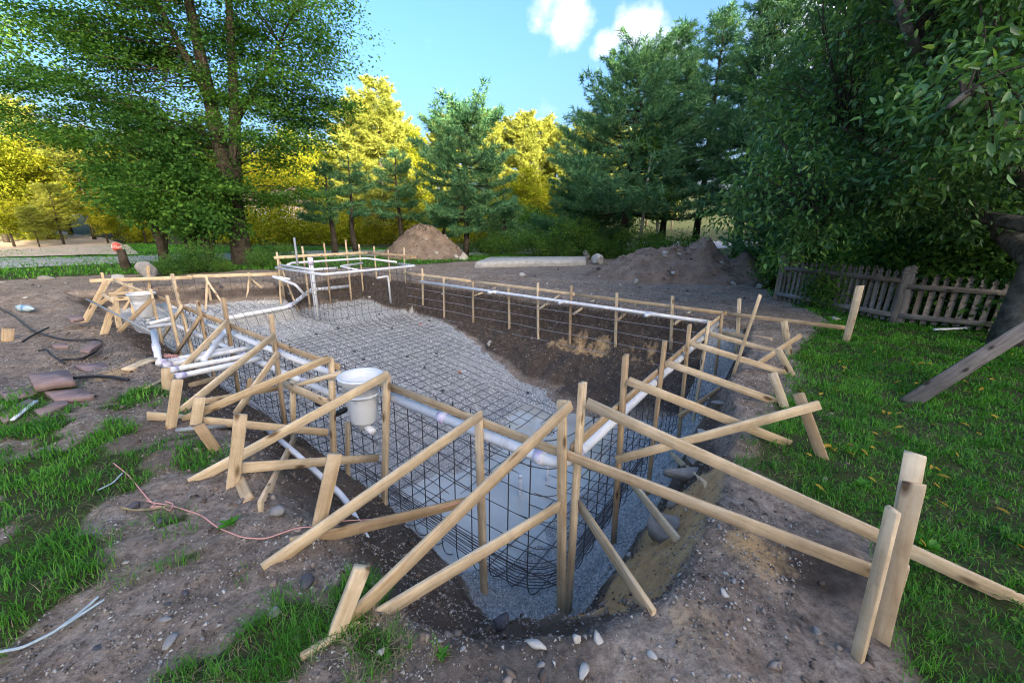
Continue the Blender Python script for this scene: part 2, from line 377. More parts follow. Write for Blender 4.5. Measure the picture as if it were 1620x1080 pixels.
def mat_leaf(name, stops, trans=0.4, scale=0.8, rough=0.5, gloss=0.0, tcol=1.3):
    m, t, b = newmat(name); t.nodes.remove(b)
    geo = t.nodes.new('ShaderNodeNewGeometry')
    n = noise(t, scale, 3, 0.6, geo.outputs['Position'])
    a = nd(t, 'ShaderNodeMath', operation='MULTIPLY_ADD'); t.links.new(geo.outputs['Random Per Island'], a.inputs[0]); a.inputs[1].default_value = 0.45; a.inputs[2].default_value = -0.225
    s = nd(t, 'ShaderNodeMath', operation='ADD'); t.links.new(n, s.inputs[0]); t.links.new(a.outputs[0], s.inputs[1])
    c = ramp(t, s.outputs[0], stops)
    pb = nd(t, 'ShaderNodeBsdfPrincipled'); t.links.new(c, pb.inputs['Base Color']); pb.inputs['Roughness'].default_value = rough; pb.inputs['Specular IOR Level'].default_value = gloss
    tr = nd(t, 'ShaderNodeBsdfTranslucent'); t.links.new(mixc(t, 1.0, c, (tcol * 1.05, tcol * 1.1, tcol * 0.5), 'MULTIPLY'), tr.inputs[0])
    mx = t.nodes.new('ShaderNodeMixShader'); mx.inputs[0].default_value = trans
    t.links.new(pb.outputs[0], mx.inputs[1]); t.links.new(tr.outputs[0], mx.inputs[2])
    t.links.new(mx.outputs[0], t.nodes['Material Output'].inputs[0])
    return m
M = {}
M['ground'] = mat_ground()
M['pine'] = mat_wood('sawn_pine', [(0.52, 0.38, 0.225), (0.73, 0.58, 0.395), (0.81, 0.69, 0.51)])
M['grey_wood'] = mat_wood('weathered_wood', [(0.112, 0.105, 0.099), (0.225, 0.210, 0.203), (0.330, 0.315, 0.300)], 0.9)
def mat_pvc(name, primer):
    m, t, b = newmat(name); P = pos(t)
    c = ramp(t, noise(t, 3, 4, .6, P), [(.3, (0.70, 0.73, 0.78)), (.7, (0.80, 0.82, 0.86))])
    if primer: c = mixc(t, ramp(t, noise(t, 14, 3, .6, P), [(.40, (0, 0, 0)), (.6, (.75, .75, .75))]), c, (0.52, 0.42, 0.74))
    c = mixc(t, ramp(t, noise(t, 7, 8, .75, P), [(.52, (0, 0, 0)), (.74, (.55, .55, .55))]), c, (0.33, 0.28, 0.235))
    t.links.new(c, b.inputs['Base Color']); b.inputs['Roughness'].default_value = .36; return m
M['pvc'] = mat_pvc('white_pvc', False); M['primer_pvc'] = mat_pvc('primed_pvc', True)
M['grey_pvc'] = simple('grey_conduit', (0.24, 0.26, 0.28), (0.33, 0.35, 0.37), 4, 0.45, 0.05, 0.002, 0.5)
M['bin'] = simple('skimmer_plastic', (0.66, 0.69, 0.74), (0.76, 0.79, 0.83), 4, 0.4, 0.05, 0.002, 0.4)
M['rebar'] = simple('rebar_steel', (0.040, 0.041, 0.047), (0.105, 0.095, 0.092), 12, 0.6, 0.3, 0.002, 0.5, obj=False)
M['bright_bar'] = simple('new_rebar', (0.20, 0.21, 0.24), (0.36, 0.36, 0.38), 12, 0.5, 0.3, 0.002, 0.6, obj=False)  # same steel; sky reflection painted into a lighter colour for the far-wall bars
M['stone'] = simple('field_stone', (0.16, 0.16, 0.165), (0.36, 0.35, 0.34), 5, 0.9, 0.5, 0.02, 0.2)
M['pale_stone'] = simple('pale_granite', (0.36, 0.34, 0.31), (0.60, 0.58, 0.54), 5, 0.9, 0.5, 0.02, 0.2)
M['bank_stone'] = simple('bank_granite', (0.27, 0.255, 0.235), (0.44, 0.42, 0.395), 7, 0.9, 0.8, 0.03, 0.2)
M['dark_stone'] = simple('dark_slate', (0.05, 0.05, 0.06), (0.13, 0.13, 0.15), 5, 0.85, 0.4, 0.02, 0.3)
M['red_stone'] = simple('red_sandstone', (0.20, 0.135, 0.125), (0.34, 0.255, 0.245), 6, 0.9, 0.5, 0.01, 0.2)
M['rubber'] = simple('black_rubber', (0.012, 0.012, 0.014), (0.03, 0.03, 0.034), 9, 0.5, 0.1, 0.002, 0.5)
M['pink_string'] = simple('pink_line', (0.62, 0.28, 0.25), (0.74, 0.42, 0.36), 9, 0.8, 0, spec=0.2)
M['blue_string'] = simple('pale_twine', (0.34, 0.42, 0.46), (0.48, 0.56, 0.60), 9, 0.8, 0, spec=0.2)
M['bark'] = simple('bark', (0.030, 0.025, 0.021), (0.10, 0.085, 0.072), 7, 0.95, 1.0, 0.03, 0.1)
M['lichen_bark'] = simple('lichen_bark', (0.033, 0.029, 0.026), (0.195, 0.195, 0.176), 6, 0.95, 1.0, 0.03, 0.1)
M['birch'] = simple('birch_bark', (0.16, 0.15, 0.14), (0.62, 0.60, 0.56), 5, 0.9, 0.4, 0.01, 0.1)
M['asphalt'] = simple('old_asphalt', (0.27, 0.27, 0.28), (0.36, 0.36, 0.37), 3, 0.9, 0.3, 0.01, 0.2, obj=False)
M['maple'] = mat_leaf('maple_leaf', [(0.25, (0.035, 0.100, 0.029)), (0.5, (0.072, 0.183, 0.044)), (0.75, (0.144, 0.291, 0.053))], 0.42, 0.5)
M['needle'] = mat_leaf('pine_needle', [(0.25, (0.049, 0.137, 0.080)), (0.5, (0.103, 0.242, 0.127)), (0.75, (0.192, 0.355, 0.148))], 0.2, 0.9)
M['sunneedle'] = mat_leaf('yellow_pine_needle', [(0.25, (0.152, 0.191, 0.041)), (0.5, (0.274, 0.308, 0.064)), (0.75, (0.384, 0.392, 0.086))], 0.3, 0.5)  # sunlit copy of the needle colour, low sun's gold painted in
M['gold'] = mat_leaf('golden_leaf', [(0.25, (0.132, 0.175, 0.014)), (0.5, (0.254, 0.288, 0.024)), (0.75, (0.395, 0.381, 0.042))], 0.45, 0.4)  # warm sunlight painted into the leaf colour of far trees and bushes
M['apple'] = mat_leaf('apple_leaf', [(0.22, (0.040, 0.107, 0.046)), (0.5, (0.086, 0.203, 0.066)), (0.74, (0.152, 0.307, 0.066)), (0.86, (0.264, 0.355, 0.057)), (0.93, (0.689, 0.520, 0.057))], 0.3, 1.2, 0.38, 0.4)
M['shrub'] = mat_leaf('shrub_leaf', [(0.25, (0.040, 0.107, 0.033)), (0.5, (0.081, 0.182, 0.044)), (0.75, (0.161, 0.275, 0.053))], 0.35, 0.9)
M['grass'] = mat_leaf('grass_blade', [(0.2, (0.036, 0.145, 0.012)), (0.5, (0.072, 0.254, 0.022)), (0.8, (0.152, 0.384, 0.035))], 0.35, 1.4, 0.45, 0.3)
M['straw'] = mat_leaf('dry_straw', [(0.2, (0.20, 0.155, 0.09)), (0.8, (0.42, 0.35, 0.23))], 0.2, 2.0)
M['fallen'] = mat_leaf('fallen_leaf', [(0.2, (0.34, 0.20, 0.03)), (0.8, (0.55, 0.38, 0.07))], 0.25, 9.0)

# ------------------------------------------------------------------ ground sheet
def axis(lo, fine_lo, fine_hi, hi, step, grow):
    a = [fine_lo]; s = step
    mid = list(np.arange(fine_lo, fine_hi + 1e-6, step)); left = []; x = fine_lo; s = step
    while x > lo: s *= grow; x -= s; left.append(x)
    right = []; x = mid[-1]; s = step
    while x < hi: s *= grow; x += s; right.append(x)
    return np.array(left[::-1] + mid + right)
xs = axis(-700, -10.5, 7.2, 700, 0.055, 1.08); ys = axis(-300, 0.8, 12.5, 900, 0.055, 1.06)
XX, YY = np.meshgrid(xs, ys); ZZ = height(XX.ravel(), YY.ravel())
nx, ny = len(xs), len(ys)
idx = np.arange(nx * ny).reshape(ny, nx)
Fq = np.stack([idx[:-1, :-1].ravel(), idx[:-1, 1:].ravel(), idx[1:, 1:].ravel(), idx[1:, :-1].ravel()], 1)
ground = mk('ground', np.stack([XX.ravel(), YY.ravel(), ZZ], 1), [Fq], M['ground'], smooth=True)
tag(ground, kind='structure')
def zones(x, y, z):
    u, v = pit_parts(x, y); fl = floor_z(u, v); z0 = base_z(x, y)
    inpit = sstep(-.03, -.2, z - z0)
    wob = fbm(x * 2.2, y * 2.2, 71) - 0.5
    gr = sstep(0.16, 0.05, z - fl + wob * 0.10) * inpit
    gr = gr * sstep(.52, .30, np.hypot(np.maximum(-u, 0), np.maximum(-v, 0)) + wob * .3)
    gr = np.maximum(gr, .9 * inpit * sstep(.36, .22, np.hypot(np.maximum(-u, 0), np.maximum(-v, 0)) + wob * .35) * (u < .25) * (v > -.3))
    sand = np.zeros_like(x)
    dn = np.hypot(np.maximum(-u, 0), np.maximum(-v, 0))
    arc = np.exp(-((dn - 0.60) / 0.24) ** 2) * (u < 0.05) * (v < 1.0) * sstep(-0.75, -0.4, v)
    sand = np.maximum(sand, arc * (1.25 + wob))
    for (px, py, r, s) in ((1190, 880, .22, .7), (1100, 1010, .25, .45), (900, 1040, .2, .35), (220, 560, .5, .75), (260, 530, .5, .6), (180, 590, .35, .6), (70, 505, .8, .35), (150, 500, .9, .45), (60, 880, .3, .25), (300, 850, .3, .25)):
        p = G(px, py, 0); sand = np.maximum(sand, s * np.exp(-((x - p[0]) ** 2 + (y - p[1]) ** 2) / r ** 2))
    c = v - PW
    sand = np.maximum(sand, (0.27 + 1.0 * wob + .8 * (fbm(x * 5, y * 5, 73) - .5)) * inpit * sstep(-0.42, -0.55, z + wob * .3) * sstep(-1.05, -0.9, z + wob * .3) * sstep(-.7, -0.2, c) * sstep(4.2, 3.0, u))
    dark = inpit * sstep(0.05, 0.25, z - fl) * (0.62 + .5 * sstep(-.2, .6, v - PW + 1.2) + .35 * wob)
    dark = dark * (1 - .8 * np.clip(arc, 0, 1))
    p = G(1290, 900, 0); dark = np.maximum(dark, 0.9 * np.exp(-(((x - p[0]) / .32) ** 2 + ((y - p[1]) / .22) ** 2)))
    dark = np.maximum(dark, 0.5 * sstep(0.45, 0.62, fbm(x * 0.8, y * 0.8, 77)) * (z > z0 - 0.3) * sstep(6.5, 5, np.hypot(x, y)))
    g = grass_mask(x, y) * (1 - sstep(.15, .3, inpit))
    return np.stack([gr, np.clip(sand, 0, 1), g, np.clip(dark, 0, 1)], 1)
Zn = zones(XX.ravel(), YY.ravel(), ZZ)
ca = ground.data.color_attributes.new('zone', 'FLOAT_COLOR', 'POINT'); ca.data.foreach_set('color', Zn.astype(np.float32).ravel())

# ------------------------------------------------------------------ water in the deep end
m, t, b = newmat('murky_water')
b.inputs['Base Color'].default_value = (0.30, 0.31, 0.30, 1); b.inputs['Roughness'].default_value = 0.03; b.inputs['IOR'].default_value = 1.6
n = noise(t, 1.3, 3, 0.5, pos(t)); t.links.new(ramp(t, n, [(0.3, (0.42, 0.40, 0.35)), (0.7, (0.62, 0.595, 0.53))]), b.inputs['Base Color'])
bump(t, b, noise(t, 6, 2, 0.5, pos(t)), 0.03, 0.01)
WZ = -1.60
nU, nV = 30, 40
gu, gv = np.meshgrid(np.linspace(-0.3, 3.2, nU), np.linspace(-0.15, 5.0, nV))
Pw = np.stack([UV(a, c, WZ) for a, c in zip(gu.ravel(), gv.ravel())]); iw = np.arange(nU * nV).reshape(nV, nU)
tag(mk('water', Pw, [np.stack([iw[:-1, :-1].ravel(), iw[:-1, 1:].ravel(), iw[1:, 1:].ravel(), iw[1:, :-1].ravel()], 1)], m, smooth=True), kind='structure')

# ------------------------------------------------------------------ road with its far drive
def strip(name, pts, width, mat, lift=0.03):
    P = np.array(pts, float); ts = np.linspace(0, 1, 90); seg = np.concatenate([[0], np.cumsum(np.linalg.norm(np.diff(P, axis=0), axis=1))]); seg /= seg[-1]
    C = np.stack([np.interp(ts, seg, P[:, 0]), np.interp(ts, seg, P[:, 1])], 1)
    for _ in range(6): C[1:-1] = (C[:-2] + C[1:-1] * 2 + C[2:]) / 4
    tn = np.gradient(C, axis=0); tn /= np.linalg.norm(tn, axis=1, keepdims=True); nn = np.stack([-tn[:, 1], tn[:, 0]], 1)
    k = 9; V = []
    for a in np.linspace(-.5, .5, k):
        q = C + nn * width * a; V.append(np.stack([q[:, 0], q[:, 1], height(q[:, 0], q[:, 1], False) + lift + 0.03 * (1 - (2 * a) ** 2)], 1))
    V = np.concatenate(V); i = np.arange(k * 90).reshape(k, 90)
    return tag(mk(name, V, [np.stack([i[:-1, :-1].ravel(), i[:-1, 1:].ravel(), i[1:, 1:].ravel(), i[1:, :-1].ravel()], 1)], mat, smooth=True), kind='structure')
strip('road', [(-60, -3), (-30, 8.5), (-19, 13.6), (-14.5, 17.0), (-9, 21.5), (-2, 24.5), (6, 28), (20, 33), (50, 44)], 4.6, M['asphalt'])
M['dirt_drive'] = simple('gravel_drive', (0.42, 0.33, 0.26), (0.56, 0.46, 0.37), 3, 0.95, 0.4, 0.02, 0.1, obj=False)
strip('driveway', [(-19, 17.0), (-24, 22), (-30, 27), (-46, 33)], 5.0, M['dirt_drive'], 0.05)

# ------------------------------------------------------------------ timber formwork
BW, BT = 0.070, 0.024
def lumber(parent, name, p0, p1, face, w_=BW, t_=BT, mat='pine', bow=0.0, ext=0.0):
    p0 = np.asarray(p0, float); p1 = np.asarray(p1, float); d = p1 - p0; Ln = np.linalg.norm(d); d = d / Ln
    p0 = p0 - d * ext; p1 = p1 + d * ext; Ln += 2 * ext
    f = np.asarray(face, float); f = f - d * (f @ d); f /= np.linalg.norm(f); s = np.cross(f, d)     # X along, Y width, Z thickness
    c = 0.0025; hw, ht = w_ / 2, t_ / 2
    ring = np.array([[hw - c, ht], [hw, ht - c], [hw, -ht + c], [hw - c, -ht], [-hw + c, -ht], [-hw, -ht + c], [-hw, ht - c], [-hw + c, ht]])
    n = 5; V = []
    if bow == 0.0: bow = random.uniform(-1, 1) * 0.003 * Ln
    sk0, sk1 = random.uniform(-.006, .006), random.uniform(-.006, .006)
    for k in range(n):
        tt = k / (n - 1); x = (tt - .5) * Ln
        for (y, z) in ring:
            V.append((x + (sk0 if k == 0 else sk1 if k == n - 1 else 0) * y / hw, y + bow * 4 * tt * (1 - tt), z))
    i = np.arange(8); j = (i + 1) % 8
    F = np.concatenate([np.stack([k * 8 + i, k * 8 + j, (k + 1) * 8 + j, (k + 1) * 8 + i], 1) for k in range(n - 1)])
    caps = np.array([i[::-1], (n - 1) * 8 + i])
    o = mk(name, V, [F, caps], M[mat])
    mid = (p0 + p1) / 2
    Mx = Matrix(((d[0], s[0], f[0], mid[0]), (d[1], s[1], f[1], mid[1]), (d[2], s[2], f[2], mid[2]), (0, 0, 0, 1)))
    if parent is not None:
        o.parent = parent; Mx = Matrix.Translation(-parent.location) @ Mx
    o.matrix_local = Mx
    return o
def tocam(p): v = CAM - np.asarray(p); v[2] *= 0.3; return v
def stake(parent, top, base, name='stake', w_=BW, t_=BT, bury=0.12, face=None):     # leans only across the view; foot in the soil
    b0 = T(*base); tp = VT(b0, *top); d = (tp - b0) / np.linalg.norm(tp - b0)
    return lumber(parent, name, b0 - d * bury, tp, tocam(b0) if face is None else face, w_, t_)
def post(parent, top, base, side, off, w_=0.062, t_=0.034, name='stake', face=None):
    a = S(*top, side, off); c = S(*base, side, off); g = hz(c[0], c[1])
    d = (c - a) / np.linalg.norm(c - a)
    if c[2] > g - 0.1: c = c + d * (c[2] - g + 0.1)
    return lumber(parent, name, a, c, (EV if side == 'v' else EU) if face is None else face, w_, t_)
def brace(parent, top, end, side, off, face=None, name='brace', w_=BW, t_=BT, bury=0.03):
    a = S(*top, side, off); e = T(*end); d = (e - a) / np.linalg.norm(e - a)
    if face is None:
        face = np.cross(d, [0, 0, 1.0]); face = face if face @ (CAM - a) > 0 else -face
    return lumber(parent, name, a, e + d * bury, face, w_, t_)

# --- near long side
F1 = thing('timber_form', 'pale timber formwork along the near long edge, braced onto the bare soil on the left', 'formwork', UV(4, -0.3, 0), 'pool formwork')
zr = ZB - BW / 2
for (u0, u1) in ((-1.56, 1.86), (1.86, 2.02), (2.62, 5.6), (5.6, 9.2), (9.2, 12.3)):
    lumber(F1, 'rail', UV(u0 + .003, 0.0, zr), UV(u1 - .003, 0.0 if u1 < 9 else 0.02, zr), EV, 0.064, 0.026)
post(F1, (889, 633), (887, 1009), 'v', -0.045, 0.062, 0.03)
post(F1, (757, 655), (768, 1000), 'v', -0.04)
post(F1, (612, 592), (606, 850), 'v', -0.04, 0.07)
post(F1, (524, 566), (531, 818), 'v', -0.045)
post(F1, (463, 603), (465, 823), 'v', -0.33)
post(F1, (550, 668), (550, 822), 'v', -0.02, 0.055)
post(F1, (428, 497), (450, 668), 'v', -0.04, 0.075)
post(F1, (353, 471), (378, 625), 'v', -0.04, 0.085)
post(F1, (312, 475), (328, 548), 'v', -0.04, 0.085)
post(F1, (272, 433), (303, 553), 'v', -0.04, 0.095)
post(F1, (264, 467), (281, 541), 'v', -0.08, 0.085)
post(F1, (238, 457), (252, 522), 'v', -0.08, 0.09)
post(F1, (525, 603), (528, 818), 'v', -0.30)
brace(F1, (903, 640), (540, 992), 'v', -0.09)
brace(F1, (884, 800), (489, 1038), 'v', -0.075)
stake(F1, (573, 897), (533, 1000), w_=0.065, t_=0.036)
brace(F1, (762, 655), (427, 893), 'v', -0.08)
p = T(460, 868); q = S(750, 790, 'v', -0.075); lumber(F1, 'tie_board', p + [0, 0, .03], q, np.cross(q - p, [0, 0, 1.0]) * -1, 0.070, 0.024)
stake(F1, (530, 718), (503, 838), w_=0.072, t_=0.032)
brace(F1, (614, 592), (308, 760), 'v', -0.08)
p = S(598, 724, 'v', -0.08); q = VT(T(372, 765), 378, 740); lumber(F1, 'tie_board', p, q, np.cross(p - q, [0, 0, 1.0]), 0.068, 0.024)
p = S(519, 684, 'v', -0.34); q = T(235, 664); lumber(F1, 'tie_board', p, q + [0, 0, .04], np.cross(p - q, [0, 0, 1.0]), 0.07, 0.024)
brace(F1, (521, 566), (295, 662), 'v', -0.08)
brace(F1, (434, 530), (284, 652), 'v', -0.08)
brace(F1, (361, 507), (270, 600), 'v', -0.08)
brace(F1, (440, 557), (372, 655), 'v', -0.10, w_=0.07)
brace(F1, (316, 502), (277, 561), 'v', -0.09, w_=0.07)
brace(F1, (288, 485), (254, 540), 'v', -0.09, w_=0.07)
brace(F1, (241, 472), (189, 524), 'v', -0.12, w_=0.07)
stake(F1, (281, 600), (270, 675), w_=0.072, t_=0.032)
stake(F1, (262, 582), (263, 615), w_=0.075, t_=0.04)
stake(F1, (381, 655), (368, 770), w_=0.072, t_=0.03)
stake(F1, (316, 628), (310, 668), w_=0.08, t_=0.04)
stake(F1, (314, 672), (342, 712), w_=0.07, t_=0.03)
brace(F1, (467, 690), (413, 799), 'v', -0.36, w_=0.075)
brace(F1, (466, 738), (508, 790), 'v', -0.36, w_=0.06)
p = T(317, 640, .03); q = S(438, 614, 'v', -.06); lumber(F1, 'tie_board', p, q, np.cross(p - q, [0, 0, 1.0]), 0.06, 0.022)
p = T(300, 612, .02); q = S(372, 590, 'v', -.06); lumber(F1, 'tie_board', p, q, np.cross(p - q, [0, 0, 1.0]), 0.06, 0.022)
stake(F1, (396, 598), (389, 640), w_=0.06, t_=0.03)
# blocking round the skimmer throat
p = S(450, 607, 'v', -0.36); q = S(523, 640, 'v', -0.36); lumber(F1, 'blocking', p, q, EV, 0.08, 0.03)
p = S(466, 609, 'v', -0.33); q = S(540, 590, 'v', -0.06); lumber(F1, 'blocking', p, q, [0.3, -.3, 1], 0.06, 0.03)
# --- frame at the far left corner
F2 = thing('timber_form', 'small cluster of crossed stakes and boards boxing the far left pool corner', 'formwork', UV(11.5, -0.4, 0), 'pool formwork')
stake(F2, (170, 443), (133, 510), w_=0.10); stake(F2, (181, 468), (189, 520), w_=0.09); stake(F2, (178, 486), (165, 527), w_=0.10)
stake(F2, (200, 452), (154, 483), w_=0.08); stake(F2, (161, 431), (166, 452), w_=0.05); stake(F2, (206, 448), (213, 500), w_=0.08)
stake(F2, (208, 470), (196, 490), w_=0.05)
def span(parent, name, a, za, c, zc, face=None, w_=BW, t_=BT):
    p = G(*a, za); q = G(*c, zc)
    f = np.cross(q - p, [0, 0, 1.0]) if face is None else face
    return lumber(parent, name, p, q, f if f @ (CAM - p) > 0 else -f, w_, t_)
def spanv(parent, name, a, c, side, off, w_=BW, t_=BT):
    p = S(*a, side, off); q = S(*c, side, off); return lumber(parent, name, p, q, EV if side == 'v' else EU, w_, t_)
spanv(F2, 'rail', (172, 465), (238, 461), 'u', 10.1, 0.06); spanv(F2, 'rail', (183, 473), (238, 469), 'u', 9.6, 0.07); spanv(F2, 'rail', (162, 465), (180, 477), 'v', -0.75, 0.06)
# --- left end
F3 = thing('timber_form', 'long low board on paired stakes across the far left end of the pool', 'formwork', UV(11.4, 1.5, 0), 'pool formwork')
lumber(F3, 'rail', UV(12.4, -0.35, zr), UV(11.5, 1.35, zr), EU, 0.08, 0.03)
lumber(F3, 'rail', UV(11.62, 1.3, zr + .02), UV(10.62, 3.05, zr + .02), EU, 0.08, 0.03)
for (px, pt, pb_) in ((326, 436, 490), (393, 431, 478), (440, 405, 482)):
    a = S(px, pt, 'u', 11.2 if px < 400 else 10.6); c = drop(a)
    lumber(F3, 'stake', a, c - [0, 0, .1], EU, 0.05, 0.03)
    lumber(F3, 'brace', a - [0, 0, .12], drop(c - EU * 0.35 + EV * 0.2) - [0, 0, .05], EU, 0.045, 0.025)
    lumber(F3, 'brace', a - [0, 0, .12], drop(c - EU * 0.3 - EV * 0.25) - [0, 0, .05], EU, 0.045, 0.025)
stake(F3, (234, 420), (237, 462), w_=0.06)
# --- far long side
F4 = thing('timber_form', 'straight board rail on thin upright stakes along the far long edge', 'formwork', UV(4, PW, 0), 'pool formwork')
for (u0, u1) in ((-1.70, -0.05), (-0.05, 2.9), (2.9, 5.9), (5.9, 8.6)):
    lumber(F4, 'rail', UV(u0 + .003, PW + (0.08 if u0 < -1 else 0), zr), UV(u1 - .003, PW, zr), EV, 0.064, 0.026)
for (x, y0, y1) in ((668, 425, 483), (702, 440, 503), (748, 445, 523), (805, 456, 550), (851, 447, 573), (904, 452, 560), (976, 463, 567), (1064, 468, 553)):
    a = S(x, y0, 'v', PW - 0.04); c = S(x + (1 if x < 900 else -3), y1, 'v', PW - 0.04); c[2] = min(c[2], -0.3)
    lumber(F4, 'stake', a, c, EV, 0.055, 0.03)
for (x, y) in ((749, 468), (851, 490), (907, 497), (976, 508), (1066, 513)):
    a = S(x, y, 'v', PW + 0.0); e = drop(a + EV * 0.75 - EU * 0.12, 0.03)
    lumber(F4, 'brace', a, e, [0, 0, 1], 0.06, 0.03)
# --- right short side
F5 = thing('timber_form', 'row of tall stakes and long braces reaching from the right short edge onto the lawn', 'formwork', UV(-0.3, 2.5, 0), 'pool formwork')
lumber(F5, 'rail', UV(0, 0.08, zr), UV(0, 2.9, zr), EU, 0.064, 0.026); lumber(F5, 'rail', UV(0, 2.906, zr), UV(0, PW - .03, zr), EU, 0.064, 0.026)
for (t0, b0, w_) in (((922, 605), (896, 1004), .062), ((990, 562), (969, 885), .062), ((1052, 539), (1018, 833), .062), ((1091, 514), (1073, 698), .064), ((1122, 508), (1093, 690), .066), ((1143, 496), (1125, 645), .07)):
    post(F5, t0, b0, 'u', -0.04, w_, 0.036)
brace(F5, (928, 637), (1600, 945), 'u', -0.085, bury=.25)
brace(F5, (993, 602), (1243, 700), 'u', -0.08); brace(F5, (1055, 574), (1232, 637), 'u', -0.08)
brace(F5, (1094, 543), (1248, 592), 'u', -0.08); brace(F5, (1124, 528), (1224, 555), 'u', -0.08); brace(F5, (1143, 527), (1218, 537), 'u', -0.08)
sb = T(1300, 722); p = S(975, 727, 'u', -0.11); q = VT(sb - np.array([0.03, 0.05, 0]), 1297, 640); lumber(F5, 'tie_board', p, q, np.cross(q - p, [0, 0, -1.0]), 0.070, 0.024)
stake(F5, (1263, 622), (1300, 722), w_=0.072, t_=0.032)
sb = T(1248, 560); q = VT(sb - np.array([0.05, 0.08, 0]), 1267, 530); p = S(1074, 659, 'u', -0.10); lumber(F5, 'tie_board', p, q, np.cross(q - p, [0, 0, -1.0]), 0.070, 0.024)
stake(F5, (1240, 508), (1248, 560), w_=0.08, t_=0.04); stake(F5, (1231, 553), (1254, 595), w_=0.07, t_=0.03); stake(F5, (1222, 590), (1241, 643), w_=0.075, t_=0.035)
brace(F5, (1062, 717), (1116, 768), 'u', -0.1, w_=0.06); brace(F5, (993, 756), (1071, 853), 'u', -0.1, w_=0.065); brace(F5, (917, 799), (1029, 967), 'u', -0.1, w_=0.07)
post(F5, (1170, 472), (1167, 530), 'v', PW + 0.1, 0.06); b0 = T(1160, 590); lumber(F5, 'stake', b0 - [0, 0, .05], VT(b0, 1203, 466), tocam(b0), 0.035, 0.02)
# lawn post carrying the run-on of the far rail
F6 = thing('fence_post', 'stout leaning timber post at the end of the rail on the lawn', 'post', T(1338, 540))
b0 = T(1338, 540); lumber(F6, 'post_timber', b0 - [0, 0, .1], VT(b0, 1361, 452), tocam(b0) + np.array([-1.0, 0, 0]), 0.085, 0.075, 'pine')
# anchor stake in the right foreground
an = UV(-1.14, 0.0, 0)
F7 = thing('anchor_stake', 'thick doubled stake driven into dark soil in the right foreground', 'stake', drop(an))
bz = drop(an); pl = np.array(bz) + np.array([0.03, -0.10, 0])
pb0 = T(1392, 1012); tp = VT(pb0, 1446, 765); fc = tocam(pb0) + np.array([0.25, 0, .1])
lumber(F7, 'front_board', pb0 - (tp - pb0) * .25, tp, fc, 0.066, 0.028)
bk = pb0 - fc / np.linalg.norm(fc) * 0.032; tp2 = VT(bk, 1448, 718); lumber(F7, 'back_board', bk - (tp2 - bk) * .2, tp2, fc, 0.064, 0.026)
sd = T(1356, 1040); t3 = VT(sd, 1413, 806); lumber(F7, 'side_board', sd - (t3 - sd) * .15, t3, tocam(sd) * .5 + np.array([-1.2, 0, 0]), 0.04, 0.026)
b4 = T(1400, 985) - fc / np.linalg.norm(fc) * 0.08; t4 = VT(b4, 1424, 893); lumber(F7, 'rear_stub', b4 - (t4 - b4) * .3, t4, fc, 0.06, 0.04)
# --- spa
SZ = 0.72
F8 = thing('timber_form', 'raised board frame on thin stakes round the spa at the far end', 'formwork', UV(9.5, 5, 0), 'pool formwork')
lumber(F8, 'rail', UV(10.5, 2.95, SZ - .04), UV(10.5, 5.85, SZ - .04), EU, 0.075, 0.028); lumber(F8, 'rail', UV(10.47, 5.82, SZ - .04), UV(8.2, 5.82, SZ - .04), EV, 0.075, 0.028)
for (u, v, h_) in ((10.53, 3.05, .82), (10.53, 3.75, .95), (10.53, 4.4, 1.02), (10.53, 5.1, 1.1), (10.53, 5.55, .95), (10.2, 5.86, .9), (9.5, 5.86, .82), (8.75, 5.86, .92)):
    a = UV(u, v, h_); lumber(F8, 'stake', a, drop(a) - [0, 0, .1], EU if v < 5.8 else EV, 0.045, 0.028)

# ------------------------------------------------------------------ rebar cage: every bar is one bent rod
CZ = 0.05
RB = thing('rebar_cage', 'black steel rebar basket lining the pool floor and walls inside the boards', 'rebar', UV(5, 2.8, -1.2))
def bar(parent, pts, r=0.0050, rr=0.35, mat='rebar'):
    P = np.array(fillet(pts, rr, 7)) if rr else np.array(pts)
    n = max(8, int(np.sum(np.linalg.norm(np.diff(P, axis=0), axis=1)) / 0.3)); s = np.concatenate([[0], np.cumsum(np.linalg.norm(np.diff(P, axis=0), axis=1))])
    if len(P) < 20:
        tt = np.unique(np.concatenate([np.linspace(0, s[-1], n), s])); P = np.stack([np.interp(tt, s, P[:, k]) for k in range(3)], 1)
    ph = random.uniform(0, 9); P[1:-1, 2] += 0.006 * np.sin(np.arange(len(P) - 2) * .9 + ph); P[1:-1, 0] += 0.005 * np.sin(np.arange(len(P) - 2) * .7 + ph * 2)
    V, F, tr = tube_data(P, r, 4, False)
    return mk('rebar', V, [F], M[mat], parent, True)
def zfl(u, v): return float(floor_z(np.array([float(u)]), np.array([float(v)]))[0]) + CZ
NI, FI = 0.13, PW - 0.13
for u in np.arange(0.35, 8.3, 0.20):                       # across, up the near wall, over the floor, up the far side
    top = 0.19 + random.uniform(-.03, .02)
    far_top = 0.15 if u > 0.3 else 0
    pts = [UV(u, NI, top), UV(u, NI, zfl(u, 0.5) + .02)]
    vs = np.linspace(0.75, 3.6 if u < 5 else 4.9, 5)
    pts += [UV(u, v, zfl(u, v)) for v in vs]
    if u > 6.4: pts += [UV(u, FI, zfl(u, 4.5) + .02), UV(u, FI, far_top)]
    else: bar(RB, [UV(u, FI, 0.17 + random.uniform(-.03, .03)), UV(u + .01, FI, -0.10)], rr=0)
    bar(RB, pts)
